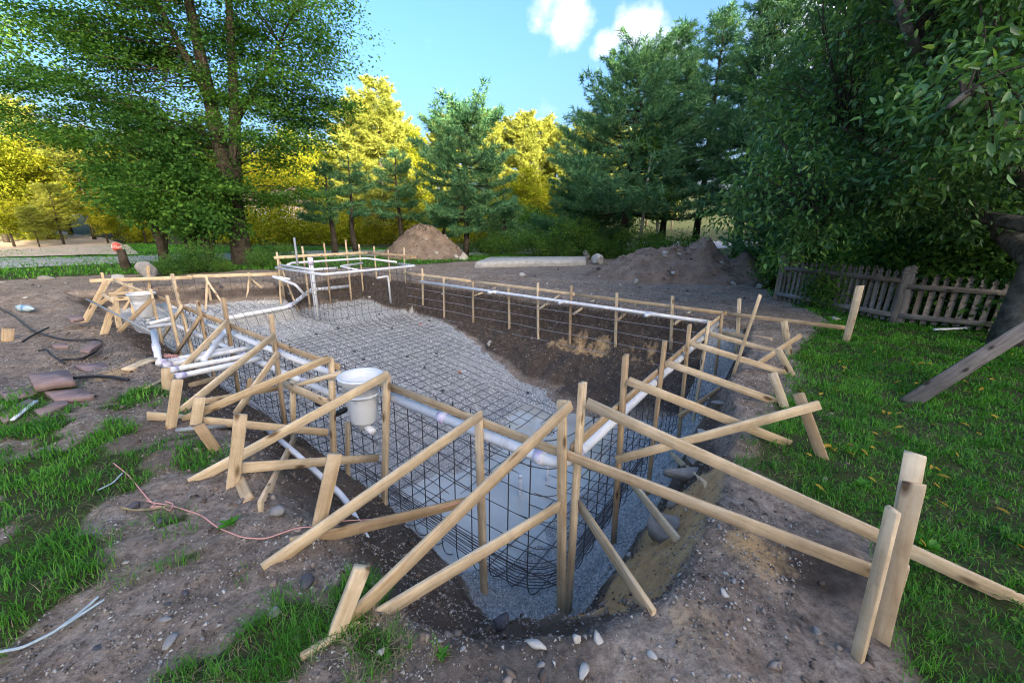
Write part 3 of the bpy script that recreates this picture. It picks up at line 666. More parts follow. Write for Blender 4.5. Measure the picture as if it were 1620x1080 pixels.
for v in np.arange(0.5, 5.3, 0.22):                       # lengthwise, up the right end wall
    top = 0.17 + random.uniform(-.03, .02)
    pts = [UV(0.13, v, top), UV(0.13, v, zfl(0.45, v) + .02)] + [UV(u, v, zfl(u, v)) for u in (0.8, 1.4, 2.2, 3.2, 4.5, 6, 8)] + [UV(9.75 if v < 3 else 8.3, v, zfl(8.6, v))]
    if v < 3: pts += [UV(9.9, v, -0.6), UV(10.9, v, -0.47), UV(uend(v) - .15, v, -0.45), UV(uend(v) - .13, v, 0.16)]
    if v > 3.7: pts = [p if p[2] > -9 else p for p in pts]
    bar(RB, pts, rr=0.25)
for k, z in enumerate((0.12, -0.12, -0.36, -0.60, -0.86, -1.12)):   # hoops along near wall and round the right end
    ue = 12.0 if z > -0.4 else 9.6
    pts = [UV(ue, NI, z)] + [UV(u, NI + .015, z) for u in (9, 6, 3, 1)] + [UV(0.16, 0.16, z)] + [UV(0.145, v, z) for v in (1.0, 3.0)]
    pts += [UV(0.145, FI if z > -0.5 else 4.6, z)]
    bar(RB, pts, rr=0.30)
    if z > -1.2:
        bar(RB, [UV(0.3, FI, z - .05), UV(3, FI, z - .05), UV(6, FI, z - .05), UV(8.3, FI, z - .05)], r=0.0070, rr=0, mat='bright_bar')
for k in range(9):                                         # spare bars crowding the deep corner
    r0 = 0.25 + 0.07 * k; z = -1.36 + 0.035 * k
    bar(RB, [UV(1.9 + .2 * k, 0.16, z + .05), UV(0.16, 0.16, z), UV(0.16, 1.6 + .15 * k, z + .08)], rr=0.5)
# spa basket
SPA = thing('rebar_cage', 'tall square rebar basket standing round the spa at the far end', 'rebar', UV(9.4, 4.4, -.8))
for u in np.arange(8.35, 10.5, 0.2):
    for v in (3.1, 5.72): bar(SPA, [UV(u, v, 0.5 + random.uniform(-.05, .1)), UV(u, v, zfl(u, v) + .05), UV(u, v + (0.4 if v < 4 else -.4), zfl(u, 4))], 0.0048, .2)
for v in np.arange(3.2, 5.72, 0.2):
    for u in (8.3, 10.42): bar(SPA, [UV(u, v, 0.5 + random.uniform(-.05, .1)), UV(u, v, zfl(u, v) + .05), UV(u - 0.5, v, zfl(u - .5, 4))], 0.0048, .2)
for z in (0.42, 0.15, -0.15, -0.45, -0.72):
    bar(SPA, [UV(8.3, 3.1, z), UV(10.42, 3.1, z), UV(10.42, 5.72, z), UV(8.3, 5.72, z), UV(8.3, 3.12, z)], 0.0048, .06)

# ------------------------------------------------------------------ plumbing
PR = 0.036
def pipe(name, label, pts, r=PR, mat='pvc', rr=0.12, cat='pipe', couple=(), group='pool plumbing', sides=12):
    b0 = pts[len(pts) // 2]; th = thing(name, label, cat, b0, group)
    P = fillet(pts, rr, 6) if rr and len(pts) > 2 else pts
    tube('pipe_run', P, r, M[mat], th, sides)
    for (p, q) in couple:
        p = np.asarray(p, float); q = np.asarray(q, float); tube('coupling', [p, q], r * 1.22, M['primer_pvc' if mat == 'pvc' else mat], th, sides)
    return th
a = S(600, 636, 'v', 0.17); c = S(872, 722, 'v', 0.17); zp = (a[2] + c[2]) / 2
k = UV(0.17, 0.17, 0.07); e = S(1128, 528, 'u', 0.17); e = UV(0.17, 5.2, 0.07)
pipe('pool_pipe', 'thick white pipe bending round the near corner of the pool under the boards', [UV(1.95, 0.02, 0.10), UV(0.02, 0.02, 0.10), UV(0.02, 5.3, 0.10)], 0.042, rr=0.16,
     couple=((UV(0.24, 0.02, .10), UV(0.16, .02, .10)), (UV(.02, .16, .10), UV(.02, .24, .10)), (UV(1.2, .02, .10), UV(1.12, .02, .10)), (UV(.02, 2.4, .10), UV(.02, 2.5, .10)), (UV(.02, 3.6, .10), UV(.02, 3.7, .10))))
for (u, v, l) in ((0.17, 2.45, .16), (0.17, 3.65, .16), (.17, 4.6, .14)): pass
pipe('pool_pipe', 'upper white pipe running along the near long edge behind the braces', [UV(2.5, 0.05, 0.07), UV(5.5, 0.05, 0.05), UV(9.0, 0.05, 0.03)], 0.036, rr=0, couple=((UV(4.0, .05, .06), UV(4.1, .05, .06)), (UV(6.6, .05, .045), UV(6.7, .05, .045))))
pipe('pool_pipe', 'lower white pipe parallel under the upper pipe along the near long edge', [UV(2.5, 0.02, -0.16), UV(5.3, 0.0, -0.16), UV(8.0, -0.02, -0.18), UV(8.35, -.3, -.25)], 0.036, rr=0.1, couple=((UV(3.4, .015, -.16), UV(3.5, .015, -.16)), (UV(5.0, .0, -.16), UV(5.1, .0, -.16))))
# far side line with stub tees
fz = 0.06
th = pipe('pool_pipe', 'white pipe with short stub outlets hanging along the far long edge', [UV(7.65, PW - .16, fz), UV(4, PW - .16, fz), UV(0.12, PW - .16, fz)], 0.035, rr=0)
for u in (5.0, 3.05, 1.2):
    tube('stub_outlet', [UV(u, PW - .16, fz), UV(u + .05, PW - .34, fz - .01)], 0.036, M['pvc'], th, 10)
    tube('coupling', [UV(u - .08, PW - .16, fz), UV(u + .08, PW - .16, fz)], 0.042, M['pvc'], th, 10)
# capped risers standing in the water
for (px, py0, py1, lab) in ((823, 752, 783, 'short capped white riser standing alone in the puddle'), (866, 728, 760, 'capped white riser in the puddle right by the near corner pipe')):
    b0 = G(px, py1, WZ); tp = VT(b0, px, py0)
    th = pipe('riser_pipe', lab, [b0 - [0, 0, .2], tp], 0.022, rr=0, sides=10); tube('cap', [tp - [0, 0, .03], tp + [0, 0, .012]], 0.028, M['pvc'], th, 10)
# bundle of four pipes on the left
ends = [((250, 574), (326, 559)), ((257, 579), (360, 557)), ((266, 586), (364, 568)), ((278, 596), (367, 577))]
labs = ('backmost', 'second from the back', 'third from the back', 'frontmost')
for (a, c), lb in zip(ends, labs):
    p = G(*a, -0.02); q = G(*c, -0.06); d = (q - p) / np.linalg.norm(q - p)
    pipe('stub_pipe', '%s of four white pipes laid side by side left of the pool' % lb, [p, q, q + d * .08 + EV * .25], 0.033, rr=0.06, couple=((p, p + d * .09),), group='bundled pipes')
pipe('stub_pipe', 'white pipe rising on a slant over the four bundled pipes', [G(322, 569, -.0), G(343, 541, .03), UV(6.05, 0.2, 0.03)], 0.034, rr=.08)
pipe('ground_pipe', 'white pipe lying down the trench bank in the near left, open end in the soil', [T(422, 684, .05), T(470, 735, .12), T(545, 795, .06), T(583, 858, .0)], 0.024, rr=.15)
pipe('ground_pipe', 'thin grey pipe lying flat under the crossed boards on the left', [T(280, 684, .02), T(330, 681, .03), T(368, 679, .03)], 0.018, 'grey_pvc', rr=.1)
p = G(137, 473, 0.28); q = G(243, 527, 0.12)
pipe('conduit_pole', 'slim grey conduit sloping down from the left across the corner stakes', [p, q], 0.016, 'grey_pvc', rr=0)
pipe('riser_pipe', 'upright pale grey square-looking riser at the low end of the grey conduit', [G(243, 524, .13), G(252, 577, -.03)], 0.036, 'pvc', rr=0, couple=((G(246, 545, .05), G(248, 553, .03)),))
pipe('stub_pipe', 'short white pipe stubs crossing behind the second skimmer', [UV(7.9, -.35, -.1), UV(8.1, .1, -.08), UV(9.3, .2, -.02)], 0.035, rr=.1)
# floor duct round the ledge
pipe('floor_duct', 'thick pale pipe bending across the gravel towards the spa', [T(352, 507, .03), T(458, 488, .05), T(492, 462, .06), T(552, 455, .04)], 0.055, rr=.12, couple=((T(455, 489, .05), T(462, 484, .05)), (T(488, 466, .05), T(496, 460, .05))))
# spa plumbing
sz = 0.43
pipe('spa_pipe', 'outer white pipe ring round the front of the spa basket', [UV(10.35, 2.9, sz), UV(8.15, 2.95, sz), UV(8.2, 5.8, sz), UV(9.0, 5.85, sz)], 0.035, rr=.1, group='spa plumbing')
pipe('spa_pipe', 'inner white pipe loop round the back of the spa basket', [UV(9.9, 3.0, sz + .1), UV(10.3, 3.3, sz + .1), UV(10.3, 5.6, sz + .1), UV(8.8, 5.6, sz + .08)], 0.032, rr=.1, group='spa plumbing')
pipe('spa_pipe', 'lower white pipe doubled back at the left of the spa', [UV(9.6, 2.85, .2), UV(10.3, 2.75, .22), UV(9.2, 2.8, .1), UV(9.2, 3.0, -.2)], 0.032, rr=.08, group='spa plumbing')
pipe('spa_pipe', 'second white pipe run just above the ring at the left of the spa', [UV(10.3, 2.98, sz + .07), UV(8.7, 3.0, sz + .07), UV(8.6, 3.6, sz + .07)], 0.032, rr=.08, group='spa plumbing')
pipe('spa_pipe', 'thick white upright pipe rising beside the left of the spa', [UV(9.3, 3.3, -.9), UV(9.3, 3.3, 0.72)], 0.055, rr=0, group='spa plumbing', couple=((UV(9.3, 3.3, .55), UV(9.3, 3.3, .74)),))
pipe('spa_pipe', 'slim grey pipe standing tall above the spa boards', [UV(10.2, 3.4, .2), UV(10.3, 3.45, 1.2)], 0.028, 'grey_pvc', rr=0, group='spa plumbing')
pipe('spa_pipe', 'small white hook pipe over the gravel at the front of the spa', [UV(8.1, 4.4, .22), UV(8.1, 4.75, .24), UV(8.1, 4.78, -.5)], 0.026, rr=.05, group='spa plumbing')
pipe('spa_pipe', 'white pipe laid across the inside of the spa', [UV(8.6, 4.2, .4), UV(9.8, 4.4, .4), UV(10.2, 5.4, .4)], 0.03, rr=.1, group='spa plumbing')
# --- skimmers
def skimmer(c, r, h_, label):
    th = thing('skimmer', label, 'skimmer', c, 'skimmer buckets')
    prof = [(0.0, -h_), (r * .62, -h_), (r * .66, -h_ * .96), (r * .74, -h_ * .6), (r * .80, -h_ * .45), (r * .90, -h_ * .08), (r * 1.05, -h_ * .07), (r * 1.05, 0), (r * .95, 0), (r * .9, -h_ * .1), (r * .6, -h_ * .9), (0, -h_ * .9)]
    V, F = lathe_data(prof, 28, c); mk('bucket', V, [F], M['bin'], th, True)
    V, F = lathe_data([(r * .80, -h_ * .40), (r * .86, -h_ * .40), (r * .87, -h_ * .36), (r * .82, -h_ * .36)], 28, c); mk('rib', V, [F], M['bin'], th, True)
    V, F = lathe_data([(r * 1.04, -.012), (r * 1.08, -.012), (r * 1.08, .008), (r * .93, .008), (r * .93, -.01)], 28, c); mk('rim', V, [F], M['bin'], th, True)
    c = np.asarray(c)
    tube('outlet', fillet([c - [0, 0, h_ * .9], c - [0, 0, h_ * 1.12], c - [0, 0, h_ * 1.14] + EU * -.16 + EV * -.02], .05, 5), 0.034, M['pvc'], th, 10)
    tube('drain', [c - [0, 0, h_ * .95] + EU * .06, c - [0, 0, h_ * 1.25] + EU * .06], 0.03, M['pvc'], th, 10)
    return th
skimmer(G(570, 594, 0.27), 0.19, 0.46, 'white skimmer bucket set in the near edge behind the slanting braces')
skimmer(G(223, 464, 0.30), 0.20, 0.44, 'white skimmer bucket far left among the corner stakes')
tube_s = thing('hose', 'black flexible hose looped under the near skimmer bucket', 'hose', G(540, 660, 0))
tube('hose_run', fillet([UV(2.5, -.06, -.2), UV(2.7, -.1, -.32), UV(3.0, .05, -.35), UV(3.6, .2, -.55)], .1), 0.03, M['rubber'], tube_s, 10)

# ------------------------------------------------------------------ gravel and pebbles (uncountable)
OCT_V = np.array([[1, 0, 0], [-1, 0, 0], [0, 1, 0], [0, -1, 0], [0, 0, 1], [0, 0, -1]], float)
OCT_F = np.array([[0, 2, 4], [2, 1, 4], [1, 3, 4], [3, 0, 4], [2, 0, 5], [1, 2, 5], [3, 1, 5], [0, 3, 5]])
TET_V = np.array([[1, 0, -.4], [-.5, .87, -.4], [-.5, -.87, -.4], [.1, .05, .9]]); TET_F = np.array([[0, 1, 3], [1, 2, 3], [2, 0, 3], [0, 2, 1]])
def pebbles(name, P, size, mat, label, parent=None, BV=OCT_V, BF=OCT_F):
    n = len(P); sc = size[:, None, None] * RNG.uniform(0.6, 1.15, (n, 1, 3)) * np.array([1, 1, .65])
    a = RNG.uniform(0, 6.283, n); ca_, sa = np.cos(a), np.sin(a)
    nv = len(BV); V = BV[None] * sc + RNG.normal(0, .12, (n, nv, 3)) * size[:, None, None]
    X = V[..., 0] * ca_[:, None] - V[..., 1] * sa[:, None]; Y = V[..., 0] * sa[:, None] + V[..., 1] * ca_[:, None]
    tl = RNG.normal(0, .35, (n, 1)); Z = V[..., 2] + X * tl
    W = np.stack([X, Y, Z], -1) + P[:, None, :]
    F = BF[None] + (np.arange(n) * nv)[:, None, None]
    o = mk(name, W.reshape(-1, 3), [F.reshape(-1, 3)], mat, parent)
    return tag(o, label, None, None, 'stuff')
def mat_pebble(name, stops):
    m, t, b = newmat(name); g = t.nodes.new('ShaderNodeNewGeometry')
    t.links.new(ramp(t, g.outputs['Random Per Island'], stops), b.inputs['Base Color']); b.inputs['Roughness'].default_value = 0.85; b.inputs['Specular IOR Level'].default_value = 0.25
    return m
M['gravel'] = mat_pebble('crushed_stone', [(0, (0.230, 0.241, 0.265)), (0.4, (0.437, 0.448, 0.460)), (0.75, (0.644, 0.655, 0.655)), (1, (0.851, 0.839, 0.805))])
M['grit'] = mat_pebble('soil_grit', [(0, (0.07, 0.06, 0.052)), (0.4, (0.22, 0.19, 0.165)), (0.7, (0.38, 0.35, 0.32)), (.9, (0.48, 0.46, 0.43)), (1, (0.60, 0.58, 0.54))])
u = RNG.uniform(-1.0, 11, 260000); v = RNG.uniform(-.4, 5.8, 260000)
Pg = np.array([A0[0], A0[1], 0]) + u[:, None] * EU + v[:, None] * EV
Pg[:, 2] = height(Pg[:, 0], Pg[:, 1]); zn = zones(Pg[:, 0], Pg[:, 1], Pg[:, 2])
dist = np.hypot(Pg[:, 0], Pg[:, 1]); keep = (zn[:, 0] > 0.45 + RNG.uniform(-.35, .3, len(Pg))) & (RNG.uniform(0, 1, len(Pg)) < np.clip(2.6 / dist, .12, 1)) & (Pg[:, 2] > WZ - .03)
Pg = Pg[keep]; sz_ = RNG.uniform(0.006, 0.014, len(Pg)) * np.clip(np.hypot(Pg[:, 0], Pg[:, 1]) / 4.0, 1, 1.9); Pg[:, 2] += sz_ * .3
pebbles('gravel', Pg, sz_, M['gravel'], 'grey crushed stone spread over the pool floor', BV=TET_V * 1.15, BF=TET_F)
r_ = RNG.uniform(1.0, 13, 330000); t_ = RNG.uniform(-1.15, .75, 330000); P = np.stack([r_ * np.sin(t_), r_ * np.cos(t_), np.zeros(330000)], 1)
P[:, 2] = height(P[:, 0], P[:, 1]); zn = zones(P[:, 0], P[:, 1], P[:, 2]); dist = np.hypot(P[:, 0], P[:, 1])
cl = fbm(P[:, 0] * 1.7, P[:, 1] * 1.7, 91)
keep = (zn[:, 0] < .3) & (zn[:, 2] < .5) & (RNG.uniform(0, 1, len(P)) < np.clip(4.5 / dist, .25, 1) * (0.22 + 1.0 * sstep(.35, .65, cl)))
P = P[keep]; s_ = RNG.lognormal(-5.75, .62, len(P)) * np.clip(np.hypot(P[:, 0], P[:, 1]) / 4, 1, 2.2); s_ = np.clip(s_, .0018, .0105); P[:, 2] += s_ * .25
pebbles('loose_grit', P, s_ * 1.25, M['grit'], 'small stones and clods scattered over the bare soil', BV=TET_V, BF=TET_F)

# ------------------------------------------------------------------ stones
import bmesh
def ico(sub):
    bm = bmesh.new(); bmesh.ops.create_icosphere(bm, subdivisions=sub, radius=1.0)
    V = np.array([v.co[:] for v in bm.verts]); F = np.array([[v.index for v in f.verts] for f in bm.faces]); bm.free(); return V, F
ICO2, ICO3 = ico(2), ico(3)
def rock_data(seed, size, sub=2, rot=0.0):
    r = np.random.default_rng(seed); V, F = (ICO3 if sub == 3 else ICO2); V = V.copy()
    for _ in range(14):                       # chop with planes for facets
        n = r.normal(0, 1, 3); n /= np.linalg.norm(n); d = r.uniform(.38, .78); s = V @ n; V = V - np.where(s > d, s - d, 0)[:, None] * n
    V = V * (1 + .06 * (r.uniform(-1, 1, (len(V), 1)))) * np.asarray(size)
    c, s = math.cos(rot), math.sin(rot); V = V @ np.array([[c, s, 0], [-s, c, 0], [0, 0, 1]])
    return V, F
def rock(name, label, p, size, mat, seed, group=None, sink=.35, rot=None):
    V, F = rock_data(seed, size, 3 if max(size) > .25 else 2, seed * 1.7 if rot is None else rot)
    o = mk(name, V + np.asarray(p) + np.array([0, 0, size[2] * (1 - sink) * .8]), [F], M[mat], None, False, loc=p)
    return tag(o, label, 'stone', group)
ROCKS = [(252, 826, .045, .03, .02, 'dark_stone', 'flat blue-grey slate chip beside the pink string'), (213, 803, .055, .02, .025, 'dark_stone', 'dark slate chip leaning in the soil at the knot of pink string'),
 (486, 924, .05, .045, .045, 'dark_stone', 'dark pointed stone left of the foreground grass tuft'), (796, 987, .07, .06, .06, 'dark_stone', 'dark rounded stone in the gravel at the foot of the near corner'),
 (604, 1033, .027, .026, .02, 'pale_stone', 'white pebble in the foreground grass beneath the low brace'), (922, 1066, .04, .025, .02, 'pale_stone', 'pale angular stone at the bottom edge of the picture'),
 (846, 1019, .06, .03, .016, 'pale_stone', 'thin flat grey stone at the lip of the gravel by the corner posts'), (946, 1014, .045, .025, .02, 'pale_stone', 'flat tan stone just right of the corner posts'),
 (912, 1012, .028, .026, .025, 'pale_stone', 'round tan cobble touching the foot of the corner posts'), (275, 1013, .05, .035, .025, 'stone', 'grey faceted stone in the bare soil near the bottom left'),
 (262, 980, .04, .02, .01, 'stone', 'thin grey stone flake in the bottom left soil'), (437, 970, .04, .035, .02, 'stone', 'pale grey flat stone by the straw in the bottom left'),
 (1291, 1000, .03, .028, .025, 'stone', 'blue-grey pebble in the soil left of the anchor stake'), (1146, 940, .03, .02, .018, 'pale_stone', 'small pale stone below the sandy bank on the right'),
 (774, 546, .10, .08, .10, 'pale_stone', 'pale round stone stuck in the far bank of the pit'), (1033, 1040, .03, .02, .015, 'pale_stone', 'small white stone at the bottom centre'),
 (440, 812, .06, .05, .04, 'stone', 'grey cobble in the trench between two leaning stakes'), (995, 880, .03, .025, .03, 'pale_stone', 'small tan stone at the gravel edge right of the corner posts'),
 (1065, 742, .20, .13, .20, 'bank_stone', 'large pale boulder exposed in the right bank of the pit'), (1098, 700, .24, .11, .12, 'bank_stone', 'long pale boulder slab in the right bank above the large boulder'),
 (1085, 822, .15, .11, .09, 'bank_stone', 'whitish stone half buried in the sandy right bank'), (1068, 815, .10, .07, .10, 'bank_stone', 'small pale stone wedged against the sandy right bank'),
 (1110, 690, .12, .08, .06, 'pale_stone', 'flat pale stone on the lip of the right bank'), (237, 440, .42, .32, .36, 'stone', 'pale dome-shaped boulder beyond the far left corner stakes'),
 (186, 441, .55, .2, .12, 'pale_stone', 'flat pale rock slab beside the dome boulder'), (74, 442, .25, .15, .08, 'stone', 'small flat grey rock on the bare soil far left'),
 (945, 418, .42, .35, .30, 'pale_stone', 'white boulder in front of the long dirt pile'), (928, 410, .35, .3, .30, 'stone', 'grey boulder just left of the white boulder by the dirt pile'), (965, 424, .40, .2, .12, 'pale_stone', 'low white rock right of the white boulder by the dirt pile'),
 (826, 436, .22, .15, .09, 'pale_stone', 'single white stone out on the bare dirt behind the far edge'), (733, 411, .30, .25, .28, 'pale_stone', 'pale rock at the right foot of the brown dirt mound'), (721, 410, .30, .15, .2, 'pale_stone', 'slanted pale rock against the right foot of the brown mound'),
 (1140, 640, .12, .07, .04, 'stone', 'flat grey stone on the soil shelf under the right braces'), (660, 385, .3, .12, .1, 'pale_stone', None)]
for k, (px, py, a, b_, c, mt, lab) in enumerate(ROCKS):
    if lab: rock('stone', lab, drop(S(px, py, 'u', -.55), -.05) if mt == 'bank_stone' else T(px, py), (a, b_, c), mt, 40 + k)
cnt = 0
while cnt < 150:                                            # fist-sized stones strewn on the bare ground
    px, py = random.uniform(0, 1250), random.choice([random.uniform(422, 475), random.uniform(480, 1070)])
    p = T(px, py)
    zq = zones(p[:1], p[1:2], p[2:3])[0]
    if zq[2] > .4 or zq[0] > .4 or p[2] < -1.4: continue
    s = random.uniform(.009, .02) * (1 + max(0, p[1] - 1.5) * .22)
    rock('loose_stone', 'loose fist-sized stone lying on the bare soil round the pit', p, (s * random.uniform(.9, 1.5), s, s * .7), random.choice(['stone', 'stone', 'pale_stone', 'dark_stone']), 200 + cnt, 'loose stones on the soil'); cnt += 1

# ------------------------------------------------------------------ dirt piles
def pile(name, label, c, rx, ry, h_, seed, rot=0.0, extra=()):
    n = 90; a, r = np.meshgrid(np.linspace(0, 2 * math.pi, n, endpoint=False), np.linspace(0, 1, 46))
    lx = np.cos(a) * r * rx; ly = np.sin(a) * r * ry
    cx, sx = math.cos(rot), math.sin(rot); X = c[0] + lx * cx - ly * sx; Y = c[1] + lx * sx + ly * cx
    Z = h_ * np.maximum(0, 1 - r) ** 1.05 * (1 + .0 * r)
    Z = np.where(Z > h_ * .72, h_ * .72 + (Z - h_ * .72) * .45, Z)
    for (ex, ey, er, eh) in extra: Z = np.maximum(Z, eh * np.maximum(0, 1 - np.hypot(lx - ex, ly - ey) / er))
    Z = Z * (0.78 + .5 * (fbm(X * .9, Y * .9, seed) )) + (fbm(X * 3, Y * 3, seed + 3) - .5) * .34 * (1 - r ** 3) + (fbm(X * 11, Y * 11, seed + 5, 3) - .5) * .16
    Z = Z - .25 * r ** 6
    V = np.stack([X.ravel(), Y.ravel(), Z.ravel() + height(X.ravel(), Y.ravel(), False)], 1); i = np.arange(46 * n).reshape(46, n)
    F = np.concatenate([np.stack([i[k], np.roll(i[k], -1), np.roll(i[k + 1], -1), i[k + 1]], 1) for k in range(45)])
    return tag(mk(name, V, [F], M['pile'], None, True), label, 'dirt pile')
M['pile'] = simple('heaped_dirt', (0.140, 0.105, 0.082), (0.328, 0.257, 0.205), 2.2, 0.95, 1.0, 0.06, 0.1, 9, obj=False)
pc = G(661, 411, 0); pile('dirt_pile', 'conical brown dirt mound in front of the trees at the back', (pc[0], pc[1] + 1.6), 2.3, 2.1, 1.7, 5, 0, ((1.1, -.2, 1.3, 1.0), (-.9, -.1, 1.3, 1.0), (.3, -.5, 1.2, 1.35)))
pile('dirt_pile', 'long ragged dirt heap behind the picket fence corner', (5.55, 13.7), 3.5, 1.9, 1.15, 9, -0.15, ((0.6, -.2, 1.5, 1.35), (-1.6, 0, 1.5, .75), (1.9, -.3, 1.2, .9)))
for k in range(16):
    q = random.choice([(pc[0] + random.uniform(-1.2, 2.0), pc[1] + random.uniform(-.2, 1.2)), (5.5 + random.uniform(-3, 2.5), 13 + random.uniform(-1.5, .3))])
    s = random.uniform(.06, .14)
    dg = bpy.context.evaluated_depsgraph_get() if k == 0 else dg
    hit, loc, *_ = SC.ray_cast(dg, Vector((q[0], q[1], 6)), Vector((0, 0, -1)))
    rock('pile_stone', 'pale stone lodged in the dirt heaps at the back', np.array(loc), (s * 1.3, s, s * .8), 'pale_stone', 400 + k, 'stones on the dirt heaps')

M['clod'] = mat_pebble('soil_clod', [(0, (0.07, 0.052, 0.042)), (.6, (0.19, 0.145, 0.115)), (1, (0.34, 0.28, 0.235))])
for o in [q for q in bpy.data.objects if q.name.startswith('dirt_pile')]:
    nv = len(o.data.vertices); cv = np.empty(nv * 3, np.float32); o.data.vertices.foreach_get('co', cv); cv = cv.reshape(-1, 3)[RNG.integers(46 * 4, nv - 500, 2600)] + RNG.normal(0, .03, (2600, 3)) * [1, 1, .3]
    pebbles('clods', cv, np.clip(RNG.lognormal(-3.9, .55, 2600), .008, .09), M['clod'], None, o)
u_ = RNG.uniform(-1.6, 9, 60000); v_ = RNG.uniform(-1.6, 6.2, 60000); Pc = UV(0, 0) + u_[:, None] * EU + v_[:, None] * EV; Pc[:, 2] = height(Pc[:, 0], Pc[:, 1])
zz_ = Pc[:, 2] - base_z(Pc[:, 0], Pc[:, 1]); kp = (zz_ < .02) & ((u_ > 0) | (v_ < -.2) | (RNG.uniform(0, 1, 60000) < .15)) & (Pc[:, 2] - floor_z(u_, v_) > .12) & (RNG.uniform(0, 1, 60000) < .5); Pc = Pc[kp]
pebbles('bank_clods', Pc, np.clip(RNG.lognormal(-4.6, .6, len(Pc)), .004, .03), M['clod'], 'crumbled soil clods on the banks of the pit')
# ------------------------------------------------------------------ sandstone slabs on the left
def slab(label, quad, th_, z=None, tilt=0.0, lift=0.0, mat='red_stone'):
    P = [T(*q) if z is None else G(*q, z) for q in quad]
    if z is None: P = [p + np.array([0, 0, lift + .02]) for p in P]
    P = np.array(P); c = P.mean(0); r = random.Random(int(c[0] * 1000))
    top = []
    for k in range(4):                       # broken, slightly uneven edges
        a, b_ = P[k], P[(k + 1) % 4]
        for tt in (0, .2, .4, .6, .8):
            q = a + (b_ - a) * tt; q = q + (c - q) * r.uniform(0, .06); q[2] += r.uniform(-.002, .002); top.append(q)
    top = np.array(top); n = len(top); bot = top - [0, 0, th_] + (top - c) * [.02, .02, 0]
    mid = top - [0, 0, th_ * .12]; top2 = top + (c - top) * .02
    V = np.concatenate([top2, mid, bot]); i = np.arange(n); j = (i + 1) % n
    F = np.concatenate([np.stack([i + n * k, i + n * (k + 1), j + n * (k + 1), j + n * k], 1) for k in range(2)])
    return tag(mk('stone_slab', V, [F, np.array([i]), np.array([(2 * n + i)[::-1]])], M[mat], None, False, loc=P[0]), label, 'slab', 'sandstone slabs by the pool')
slab('topmost flat reddish slab with a clean pale face in the left stone heap', [(43, 592), (108, 584), (119, 602), (53, 610)], .06, .12)
slab('reddish slab lying in front of the topmost slab', [(68, 617), (128, 613), (150, 626), (86, 633)], .05, .04)
slab('thick slab tilted at the left edge of the picture', [(-8, 655), (48, 629), (62, 636), (5, 668)], .05, .03)
slab('narrow slab beside the white stick in the left stone heap', [(52, 648), (103, 629), (109, 637), (63, 658)], .05, .03)
slab('brown slab under the topmost slab, poking out on the right', [(112, 612), (165, 603), (184, 612), (150, 622)], .04, -0.02)
slab('flat slab inside the loop of the black hose', [(117, 577), (165, 573), (180, 584), (144, 590)], .045, -.04)
slab('reddish slab half under the far hose loop', [(124, 554), (147, 538), (162, 541), (140, 556)], .04, -.05)
slab('thin slab buried at the far left near the bottle', [(104, 500), (130, 497), (133, 503), (112, 507)], .05, .0)
slab('dark red brick-like slab beside the hose far left', [(82, 545), (105, 541), (108, 547), (86, 549)], .04, -.05)
slab('broken slab peeping from under the left end of the heap', [(2, 622), (70, 610), (74, 617), (10, 634)], .04, .02)
o = slab('long low pale stone slab lying at the edge of the trees behind the dirt', [(748, 415), (800, 414), (928, 411), (930, 404), (770, 404)][:1] + [(928, 412), (930, 405), (772, 406)], .34, .22, mat='pale_stone'); del o['group']
lumber(None, 'offcut_board', T(12, 541), VT(T(12, 541), 12, 521) + [-.05, .05, 0], tocam(T(12, 541)), .13, .02)
tag(bpy.data.objects['offcut_board'], 'short pale offcut of board standing up at the left edge', 'board')
o = lumber(None, 'stick', T(20, 668, .02), T(60, 642, .05), [0, 0, 1], .03, .015, 'pvc'); tag(o, 'thin white stick leaning on the narrow slab on the left', 'stick')
o = lumber(None, 'loose_board', T(200, 588, .02), T(246, 574, .06), [0.3, -1, .6], .09, .025); tag(o, 'curved offcut board half buried left of the bundled pipes', 'board')
o = lumber(None, 'loose_board', T(230, 618, .02), T(262, 605, .05), [0.3, -1, .6], .07, .025); tag(o, 'board end sticking out of the soil below the bundled pipes', 'board')
o = lumber(None, 'loose_board', T(376, 752, .0), T(394, 792, .0), [0.3, -1, .8], .06, .03); tag(o, 'small wedge of board poking out of the trench soil', 'board')

# ------------------------------------------------------------------ hoses, strings, small things
def ground_line(name, label, pix, r, mat, cat, lift=.01, sides=6):
    P = []
    for k in range(len(pix) - 1):
        for tt in np.linspace(0, 1, 6, endpoint=False): P.append((pix[k][0] + (pix[k + 1][0] - pix[k][0]) * tt, pix[k][1] + (pix[k + 1][1] - pix[k][1]) * tt))
    P.append(pix[-1]); Q = np.array([T(*p, lift + r) for p in P])
    for _ in range(2): Q[1:-1] = (Q[:-2] + 2 * Q[1:-1] + Q[2:]) / 4
    V, F, tr = tube_data(Q, r, sides); return tag(mk(name, V, [F, tr], M[mat], None, True, loc=Q[0]), label, cat)
ground_line('hose', 'black hose curving in from the left edge into a loop by the slabs', [(-6, 487), (25, 503), (50, 525), (75, 534), (105, 541), (135, 541), (158, 540), (163, 548), (150, 562), (130, 571), (100, 572)], .014, 'rubber', 'hose', .02)
ground_line('hose', 'short black hose end crossing the long hose', [(37, 545), (55, 533), (78, 522)], .014, 'rubber', 'hose', .03)
ground_line('hose', 'black hose strands squeezed between the stone slabs', [(118, 604), (150, 601), (175, 602), (205, 607)], .016, 'rubber', 'hose', .03)
ground_line('hose', 'dark hose arching behind the topmost slab', [(62, 559), (75, 557), (82, 566), (95, 574), (104, 580)], .014, 'rubber', 'hose', .03)
